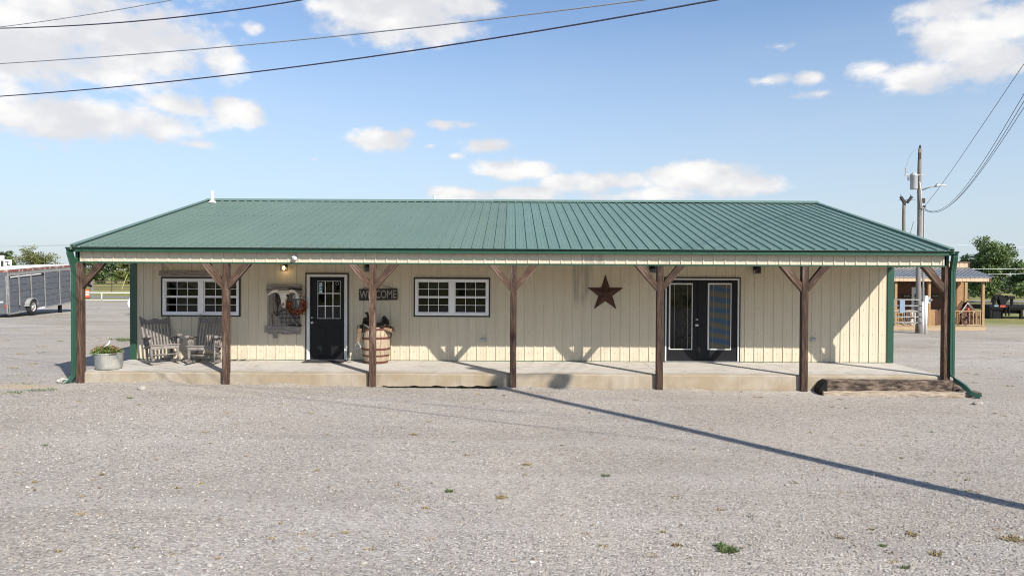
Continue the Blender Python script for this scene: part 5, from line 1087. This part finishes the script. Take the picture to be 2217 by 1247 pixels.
P4(MB().bar((tx(2164), yt+.5, tz(645)), (tx(2178), yt+.5, tz(641)), .2, .28), 'neck_beam'); P4(MB().bar((tx(2176), yt+.5, tz(641)), (tx(2182), yt+.5, tz(662)), .3, .34), 'coupler'); P4(MB().bar((tx(2182), yt+.5, tz(655)), (tx(2194), yt+.5, tz(643)), .25, .25), 'neck_beam'); P4(MB().box(tx(2190), tx(2206), yt+.35, yt+.65, tz(648), tz(641)), 'neck_beam')
for px_ in (2176, 2183): P4(MB().box(tx(px_)-.03, tx(px_)+.03, yt-.1, yt-.04, tz(684), tz(663)), 'chain_post')
P4(MB().box(tx(2163.5), tx(2175.5), yt-.085, yt-.061, tz(665.5), tz(660.5)), 'red_reflector', 'red_paint'); P4(MB().box(tx(2151), tx(2160), yt-.085, yt-.061, tz(664), tz(660.5)), 'pale_reflector', 'blue_box')

# ---------------------------------------------------------------- stock trailer, left
sx0 = at(20, 684, 37.0)
st = thing('stock_trailer', (sx0.x, 37.0, gzf(-25, 37)+.10), 'dark grey slatted stock trailer with rusty top rail on the left', 'trailer', rz=R(98))
TL, TW, TH = 7.2, 2.1, 2.42; TP = R(-3.6)     # nose up
Mt = Matrix.Rotation(TP, 4, 'Y')
def P5(mb, name, m, par=st, tilt=True, **k):
    if tilt: mb.xf(Mt)
    return mb.build(name, m, par, local=True, **k)
zb0, zt0 = .12, TH
P5(MB().box(0, TL, .03, TW, zb0, .22), 'floor', 'trailer_trim')
P5(MB().box(.05, TL, .05, TW-.05, zt0, zt0+.06).box(.05, TL*.72, .03, TW-.02, zt0+.06, zt0+.11), 'roof', 'white_paint', bevel=.03)
P5(MB().box(-.02, TL, -.03, .03, zt0-.06, zt0+.06).box(-.02, .03, .03, TW, zt0-.06, zt0+.06), 'top_rail', 'trailer_rust')
P5(MB().box(0, TL, -.012, .012, zt0-.26, zt0-.062), 'upper_band', 'trailer_trim')
posts = [0.0, 1.0, 2.2, 3.65, 5.35, 6.7, 7.15]
for x_ in posts: P5(MB().box(x_-.045, x_+.045, -.04, -.013, zb0+(.35 if .5 < x_ < 2.5 else 0), zt0-.2), 'side_post', 'trailer_trim')
for a, b in zip(posts, posts[1:]):
    nsl = 5 if a < 3.6 else 6; ztop = zt0-.42 if a < 3.6 else zt0-.27; zz = zb0
    for i in range(nsl):
        h_ = (ztop-zb0)/nsl; P5(MB().box(a+.05, b-.05, .0+.004*(i % 2), .03, zz+.012, zz+h_-.004), 'side_slat', 'trailer_side'); zz += h_
P5(MB().box(.05, TL-.05, .035, .05, zb0, zt0-.06), 'dark_gap_sheet', 'black_trim')  # added black sheet in place of the shade seen between the slats
P5(MB().tube([(0.3, .01, zt0-.34), (3.3, .01, zt0-.32)], .035, 8), 'gap_rail', 'white_paint')
P5(MB().box(-.03, .0, .03, TW-.03, zb0, zt0-.06), 'rear_gate', 'trailer_side'); 
P5(MB().box(-.05, -.031, .25, TW-.3, .72, .80), 'reflective_strip', 'white_paint'); P5(MB().box(-.05, -.031, .08, .2, .45, .6), 'tail_light', 'red_paint')
for y_ in (.02, TW*.5, TW-.08): P5(MB().box(-.07, -.031, y_, y_+.06, zb0, zt0-.25), 'gate_post', 'trailer_trim')
P5(MB().box(0, TL, -.02, .03, .06, .14), 'bottom_rail', 'trailer_trim'); P5(MB().box(2.7, 3.6, -.03, .0, .05, .16), 'bottom_patch', 'white_paint')
P5(MB().box(TL-.03, TL+.03, .03, TW, zb0, zt0), 'front_wall', 'trailer_side')
P5(MB().bar((TL, TW/2, .2), (TL+1.5, TW/2, .14), .1, .12), 'tongue', 'black_paint')
P5(MB().box(5.6, 5.78, .1, .25, -.50, .1), 'jack', 'black_paint')
# wheel with arched mudguard
wx, wz = 2.0, .30
fz_ = [(wx+.52*math.cos(a), wz+.50*math.sin(a)) for a in np.linspace(R(8), R(172), 16)]; fi = [(wx+.47*math.cos(a), wz+.45*math.sin(a)) for a in np.linspace(R(172), R(8), 16)]
P5(MB().prism(fz_+fi, -.24, .0), 'mudguard', 'trailer_trim')
wl = P5(MB().lathe([(.24, -.11), (.37, -.11), (.41, -.07), (.415, 0), (.41, .07), (.37, .11), (.24, .11)], n=32).xf(Matrix.Translation((wx, -.10, wz-.02)) @ Matrix.Rotation(R(90), 4, 'X')), 'wheel', 'tyre', smooth=True)
MB().lathe([(.25, .05), (.245, .10), (.22, .10), (.2, .06), (.12, .05), (.1, .09), (.05, .10), (0, .10)], n=24).xf(Mt @ Matrix.Translation((wx, -.11, wz-.02)) @ Matrix.Rotation(R(90), 4, 'X')).build('rim', 'rim', wl, local=True, smooth=True)
for k in range(6): a = k*math.pi/3; MB().ball((wx+.15*math.cos(a), -.185, wz-.02+.15*math.sin(a)), (.03, .02, .03), 8, 5).xf(Mt).build('rim_hole', 'black_trim', wl, local=True)
# white horse trailer behind, top left corner
hb = at(25.5, 600, 60.); K_ = .0328
ht = thing('white_trailer', (hb.x, 60., gzf(-50, 60)), 'white tall trailer with a dark window and stripe at the far left edge', 'trailer', rz=R(36.2))
def hz_(py): return at(12, py, 60).z-gzf(-50, 60)
def hx_(px_): return (px_-25.5)*K_
MB().box(hx_(-60), 0, 0, 5.5, .6, hz_(562)).build('body', 'white_paint', ht, local=True, bevel=.06)
MB().box(hx_(2), hx_(8), -.03, -.005, hz_(578), hz_(565)).build('window', 'black_trim', ht, local=True)
MB().prism([(hx_(11), hz_(565)), (hx_(19), hz_(566)), (hx_(17.5), hz_(573)), (hx_(22), hz_(573)), (hx_(22), hz_(575)), (hx_(14.5), hz_(575)), (hx_(16.5), hz_(568)), (hx_(11), hz_(567))], -.03, -.005).build('stripe', 'black_trim', ht, local=True)
MB().box(hx_(-60), hx_(9.5), .4, 2.2, hz_(562), hz_(553)).build('roof_unit', 'white_paint', ht, local=True, bevel=.04)
for k in (1.6, 2.5): MB().lathe([(0, -.12), (.38, -.12), (.4, 0), (.38, .12), (0, .12)], n=20).xf(Matrix.Translation((-.1, k, .4)) @ Matrix.Rotation(R(90), 4, 'Y')).build('wheel', 'tyre', ht, local=True)

# ---------------------------------------------------------------- left distance: fences, barrel, tank
yf = 69.; wf = thing('white_pipe_fence', (ax(230, yf), yf, gzf(-40, yf)), 'low white pipe fence with two rails along the road', 'fence')
for py_ in (633.5, 649.5): MB().tube([tuple(at(100, py_-.3, yf)), tuple(at(292, py_+.6, yf))], .055, 8).build('rail', 'white_paint', wf, smooth=True)
for px_ in (140, 220, 300): MB().tube([(ax(px_, yf), yf, 0), tuple(at(px_, 633, yf))], .06, 8).build('post', 'white_paint', wf, smooth=True)
yf2 = 104.; pf = thing('pipe_fence', (ax(240, yf2), yf2, gzf(-60, yf2)), 'brown four rail pipe fence in front of the dry field', 'fence')
for py_ in (608.5, 615, 620.5, 626): MB().tube([tuple(at(120, py_-.4, yf2)), tuple(at(330, py_+.8, yf2))], .05, 6).build('rail', 'fence_brown', pf)
for px_ in (150, 242, 320): MB().tube([(ax(px_, yf2), yf2, gzf(-60, yf2)-.2), tuple(at(px_, 608, yf2))], .07, 6).build('post', 'fence_brown', pf)
c = at(187, 643, 74.); tb = thing('traffic_barrel', (c.x, 74., gzf(c.x, 74)), 'orange and white traffic barrel by the road at the left post', 'barrel')
for i, (z0_, z1_, m_) in enumerate(((0, .1, 'black_paint'), (.1, .35, 'orange'), (.35, .5, 'white_paint'), (.5, .65, 'orange'), (.65, .8, 'white_paint'), (.8, 1.0, 'orange'))):
    r_ = .30-.06*z0_; MB().lathe([(0, z0_), (r_, z0_), (r_-.012, z1_), (0, z1_)], n=16).build('band', m_, tb, local=True)
c = at(199, 630, 80.); t = thing('leaning_sign', (c.x, 80., gzf(c.x, 80)), 'leaning wooden post with a dark board seen from behind', 'sign'); zt1 = at(199, 607, 80.).z
MB().bar((.2, 0, -.1), (-.05, 0, zt1), .16, .16).build('post', 'pole_wood', t, local=True); MB().bar((-.75, -.1, zt1-.35), (0.05, -.1, zt1-.75), .04, .28, (0, 0, 1)).build('board', 'black_paint', t, local=True)
c = at(270, 612, 95.); solo(MB().bar(tuple(at(264, 626, 95.)), tuple(at(276, 594, 95.)), .06, .06), 'guy_wire_guard', 'yellow_guard', tuple(at(264, 626, 95.)), 'pale yellow slanted guy wire guard in the field', 'guy guard')
c = at(291, 668, 40.); t = thing('satellite_dish', (c.x, 40., gzf(c.x, 40)), 'white round dish edge showing behind the left building corner', 'dish'); zc = at(291, 655, 40.).z-gzf(c.x, 40)
MB().lathe([(.0, .10), (.2, .085), (.38, .03), (.44, 0), (.43, -.012), (.2, .06), (0, .075)], n=28).xf(Matrix.Translation((0, 0, zc)) @ Matrix.Rotation(R(72), 4, 'X')).build('reflector', 'white_paint', t, local=True, smooth=True); MB().tube([(0, .12, -.1), (0, .12, zc)], .04, 8).build('mast', 'grey_paint', t, local=True)

# ---------------------------------------------------------------- trees
def leaf_mesh(lobes, n, size, name, m, parent):
    vols = np.array([a*b*c for (_, (a, b, c)) in lobes]); pr_ = vols**.8/np.sum(vols**.8); idx = rng.choice(len(lobes), n, p=pr_)
    C = np.array([l[0] for l in lobes])[idx]; Rr = np.array([l[1] for l in lobes])[idx]
    d = rng.normal(size=(n, 3)); d /= np.linalg.norm(d, axis=1)[:, None]; rad = rng.random(n)**.42*(1+.12*rng.normal(size=n))
    # clump leaves so that gaps stay
    c0 = C+Rr*d*rad[:, None]
    a = rng.normal(size=(n, 3)); a /= np.linalg.norm(a, axis=1)[:, None]; b = np.cross(a, rng.normal(size=(n, 3))); b /= np.linalg.norm(b, axis=1)[:, None]
    s = size*(.6+.8*rng.random(n))[:, None]
    V = np.stack([c0-a*s, c0-b*s*.55+a*s*.1, c0+a*s, c0+b*s*.55+a*s*.1], 1).reshape(-1, 3); F = np.arange(n*4).reshape(-1, 4)
    me = bpy.data.meshes.new(name); me.vertices.add(len(V)); me.vertices.foreach_set('co', V.ravel()); me.loops.add(F.size); me.loops.foreach_set('vertex_index', F.ravel()); me.polygons.add(n); me.polygons.foreach_set('loop_start', np.arange(0, F.size, 4)); me.polygons.foreach_set('loop_total', np.full(n, 4)); me.update(calc_edges=True); me.materials.append(MATS[m])
    o = bpy.data.objects.new(name, me); COL.objects.link(o); o.parent = parent; return o
def tree(x, y, h, w, m, label, n=7000, size=.16, trunk=.3, seed=0, low=.22, group='trees around the lot', lobes_n=16, clumps=5):
    random.seed(seed); z0 = gzf(x, y); t = thing('tree', (x, y, z0-.05), label, 'tree', group)
    lobes = []; tips = []
    for i in range(lobes_n):
        a = random.uniform(0, 6.283); zz = low+(1-low)*random.random()**.85; env = math.sin(math.pi*min(1, .18+.82*(zz-low)/(1-low)))**.7; rr = w/2*env*math.sqrt(random.random())*.82
        c = (rr*math.cos(a), rr*math.sin(a), zz*h*.93); tips.append(c)
        for j in range(clumps):
            s_ = random.uniform(.075, .15)*w; lobes.append(((c[0]+random.gauss(0, .085*w), c[1]+random.gauss(0, .085*w), c[2]+random.gauss(0, .05*h)), (s_, s_, s_*.72)))
    leaf_mesh(lobes, n, size, 'crown', m, t)
    q = MB(); tr_ = .035*h; fork = (random.uniform(-.03, .03)*w, 0, h*(low+.08)); q.tube([(0, 0, -.1), (fork[0]*.5, 0, fork[2]*.5), fork], [tr_*1.25, tr_, tr_*.85], 8)
    for c in tips: mid = (fork[0]*.6+c[0]*.4+random.gauss(0, .03*w), c[1]*.45, (fork[2]+c[2])/2); q.tube([fork, mid, c], [tr_*.5, tr_*.3, tr_*.1], 5)
    q.build('trunk', 'bark', t, local=True); return t
def ptree(px_, ybase, d, top, wpx, m, label, **k):
    x = ax(px_, d, 600); h = at(px_, top, d).z-gzf(x, d); tree(x, d, h, wpx/FPX*d, m, label, **k)
ptree(80, 600, 95., 536, 100, 'leaf_b', 'round olive green tree standing behind the stock trailer', n=9500, size=.10, seed=3, low=.12, lobes_n=30, clumps=3)
ptree(36, 600, 110., 562, 34, 'leaf_a', 'small dark tree between the white trailer and the olive tree', n=3000, size=.13, seed=5)
ptree(12, 600, 130., 545, 44, 'leaf_c', 'dark tree top behind the white trailer', n=2200, size=.24, seed=6)
ptree(196, 600, 180., 556, 40, 'leaf_a', 'loose green tree seen left of the first porch brace', n=2200, size=.3, seed=7, low=.1)
ptree(222, 600, 190., 551, 50, 'leaf_c', 'tall dark green tree seen behind the first porch brace', n=3600, size=.3, seed=8, low=.08)
ptree(250, 600, 200., 556, 50, 'leaf_a', 'mid green tree above the pipe fence', n=3400, size=.3, seed=9, low=.08)
ptree(272, 600, 185., 566, 40, 'leaf_b', 'yellowish tree next to the left building corner', n=2800, size=.28, seed=10, low=.1)
ptree(300, 600, 195., 551, 50, 'leaf_c', 'dark tree half hidden by the left building corner', n=2600, size=.3, seed=12, low=.1)
ptree(172, 600, 200., 560, 44, 'leaf_c', 'dark green tree behind the first porch post', n=2400, size=.32, seed=13, low=.1)
ptree(2152, 655, 76., 527, 132, 'leaf_a', 'broad green tree behind the black flatbed trailer', n=24000, size=.12, seed=21, low=.16, lobes_n=26)
ptree(2096, 655, 92., 560, 70, 'leaf_c', 'dark tree behind the roof of the booth', n=4200, size=.2, seed=22, low=.1)
ptree(2235, 655, 100., 567, 90, 'leaf_c', 'dark tree at the right edge behind the broad tree', n=5000, size=.22, seed=23, low=.1)
ptree(2190, 655, 130., 600, 90, 'leaf_c', 'low dark tree beyond the broad tree', n=2600, size=.26, seed=24, low=.05)
ptree(2045, 655, 120., 585, 60, 'leaf_c', 'dark tree hidden behind the booth', n=2000, size=.26, seed=25, low=.05)
# trees behind the camera that the windows mirror
for i, (x, y, h, w) in enumerate(((-22, -46, 9, 9), (-6, -52, 11, 12), (9, -47, 9, 10), (24, -50, 10, 11))):
    tree(x, y, h, w, 'leaf_c', ('tree mirrored in the windows, far left behind the camera', 'tallest tree behind the camera mirrored in the windows', 'tree behind the camera right of the tallest one', 'tree behind the camera, far right of the row')[i], n=3500, size=.28, seed=40+i, low=.12)
# far wood line: nobody could count it
q = []
for i in range(150): a = -420+840*i/149+random.uniform(-3, 3); yy = 330+random.uniform(-25, 25); q.append(((a, yy, gzf(a, yy)+random.uniform(1, 3.0)), (5.5, 5, random.uniform(2.2, 4))))
o = leaf_mesh(q, 22000, .55, 'distant_wood', 'leaf_c', None); tag(o, 'low band of distant woods on the horizon', 'woods', kind='stuff')

# ---------------------------------------------------------------- weeds, stones and litter on the gravel
random.seed(5)
def tuft(mb, x, y, r, n, hgt):
    z = gzf(x, y)
    for i in range(n):
        a = random.uniform(0, 6.283); rr = r*math.sqrt(random.random()); bx__, by__ = x+rr*math.cos(a), y+rr*math.sin(a)*.7; d = Vector((random.gauss(0, .7), random.gauss(0, .7), random.uniform(.25, 1)))*hgt*random.uniform(.5, 1); s2 = Vector((-d.y, d.x, 0)).normalized()*.005 if abs(d.x)+abs(d.y) > 1e-4 else Vector((.005, 0, 0)); p = Vector((bx__, by__, z)); mb.add([p-s2, p+s2, p+d*.6+s2, p+d, p+d*.6-s2], [(0, 1, 2, 3, 4)])
def gp_(px_, py_):
    d = ray(px_, py_); k = -(CAMZ-.0)/d.z; p = Vector((d.x*k, d.y*k)); k = -(CAMZ-gzf(p.x, p.y))/d.z; return d.x*k, d.y*k
gw, dw = MB(), MB()
for px_, py_, r_, n_, h_ in ((1575, 1192, .085, 200, .05), (1562, 1182, .05, 80, .045), (2195, 1168, .10, 90, .04), (2025, 1200, .045, 45, .04), (1467, 1181, .04, 50, .04), (1912, 1182, .035, 25, .03), (1975, 1158, .05, 50, .04), (1310, 1030, .06, 50, .035), (972, 1064, .05, 70, .035), (1960, 1230, .04, 25, .04), (1087, 1077, .07, 90, .03), (1140, 1006, .06, 70, .03), (894, 941, .08, 70, .03), (2050, 860, .25, 90, .05), (1640, 860, .12, 50, .04), (280, 862, .06, 30, .04), (300, 876, .06, 30, .03), (90, 845, .3, 130, .05), (30, 850, .2, 60, .05), (265, 735, .5, 240, .12), (280, 738, .4, 200, .12), (2100, 590, 0, 1, .01), (1960, 716, .5, 60, .12), (2050, 712, .5, 60, .1)): tuft(gw if random.random() < .75 else dw, *gp_(px_, py_), r_, n_, h_)
for i in range(95):
    px_, py_ = random.uniform(0, 2217), 850+380*random.random()**1.5; x, y = gp_(px_, py_); tuft(dw if random.random() < .8 else gw, x, y, random.uniform(.02, .07), random.randint(8, 34), .028)
for i in range(60):
    px_, py_ = random.uniform(0, 480), random.uniform(650, 830); x, y = gp_(px_, py_)
    if x < -9.6: tuft(dw if random.random() < .7 else gw, x, y, random.uniform(.1, .35), 40, .05)
for i in range(30):
    px_, py_ = random.uniform(1940, 2217), random.uniform(690, 840); x, y = gp_(px_, py_)
    if x > 9.9: tuft(dw, x, y, random.uniform(.08, .25), 26, .04)
o = gw.build('green_weeds', 'weed'); tag(o, 'sparse green weeds sprouting through the gravel', 'weeds', kind='stuff')
o = dw.build('dry_weeds', 'dry_weed'); tag(o, 'sparse dry weeds lying between the stones', 'weeds', kind='stuff')
def rock(px_, py_, r, label, m='stone_pale'):
    x, y = gp_(px_, py_); z = gzf(x, y); random.seed(int(px_)); q = MB().ball((0, 0, r*.35), (r, r*.8, r*.5), 9, 6, .16); o = q.build('rock', m); o.location = (x, y, z-r*.05); tag(o, label, 'rock', 'loose rocks on the lot')
rock(2118, 876, .09, 'pale angular rock on the gravel near the right downspout'); rock(308, 843, .10, 'pale flat rock at the foot of the slab, left'); rock(787, 1221, .035, 'small pale rock near the bottom of the lot'); rock(1703, 1051, .03, 'small white rock below the shadow line'); rock(136, 828, .12, 'tan clay lump under the left downspout', 'concrete'); rock(984, 1017, .018, 'tiny white pebble in the middle of the lot')
dl = MB()
for i in range(75):
    px_, py_ = random.uniform(0, 2217), 860+380*random.random(); x, y = gp_(px_, py_); z = gzf(x, y)+.012; a = random.uniform(0, 6.28); s_ = random.uniform(.015, .03); dl.add([(x+s_*math.cos(a), y+s_*math.sin(a), z), (x-s_*.5*math.sin(a), y+s_*.5*math.cos(a), z+.012), (x-s_*math.cos(a), y-s_*math.sin(a), z+.004), (x+s_*.5*math.sin(a), y-s_*.5*math.cos(a), z)], [(0, 1, 2, 3)])
tag(dl.build('fallen_leaves', 'leaf_dry'), 'scattered dry leaves on the gravel', 'leaves', kind='stuff')
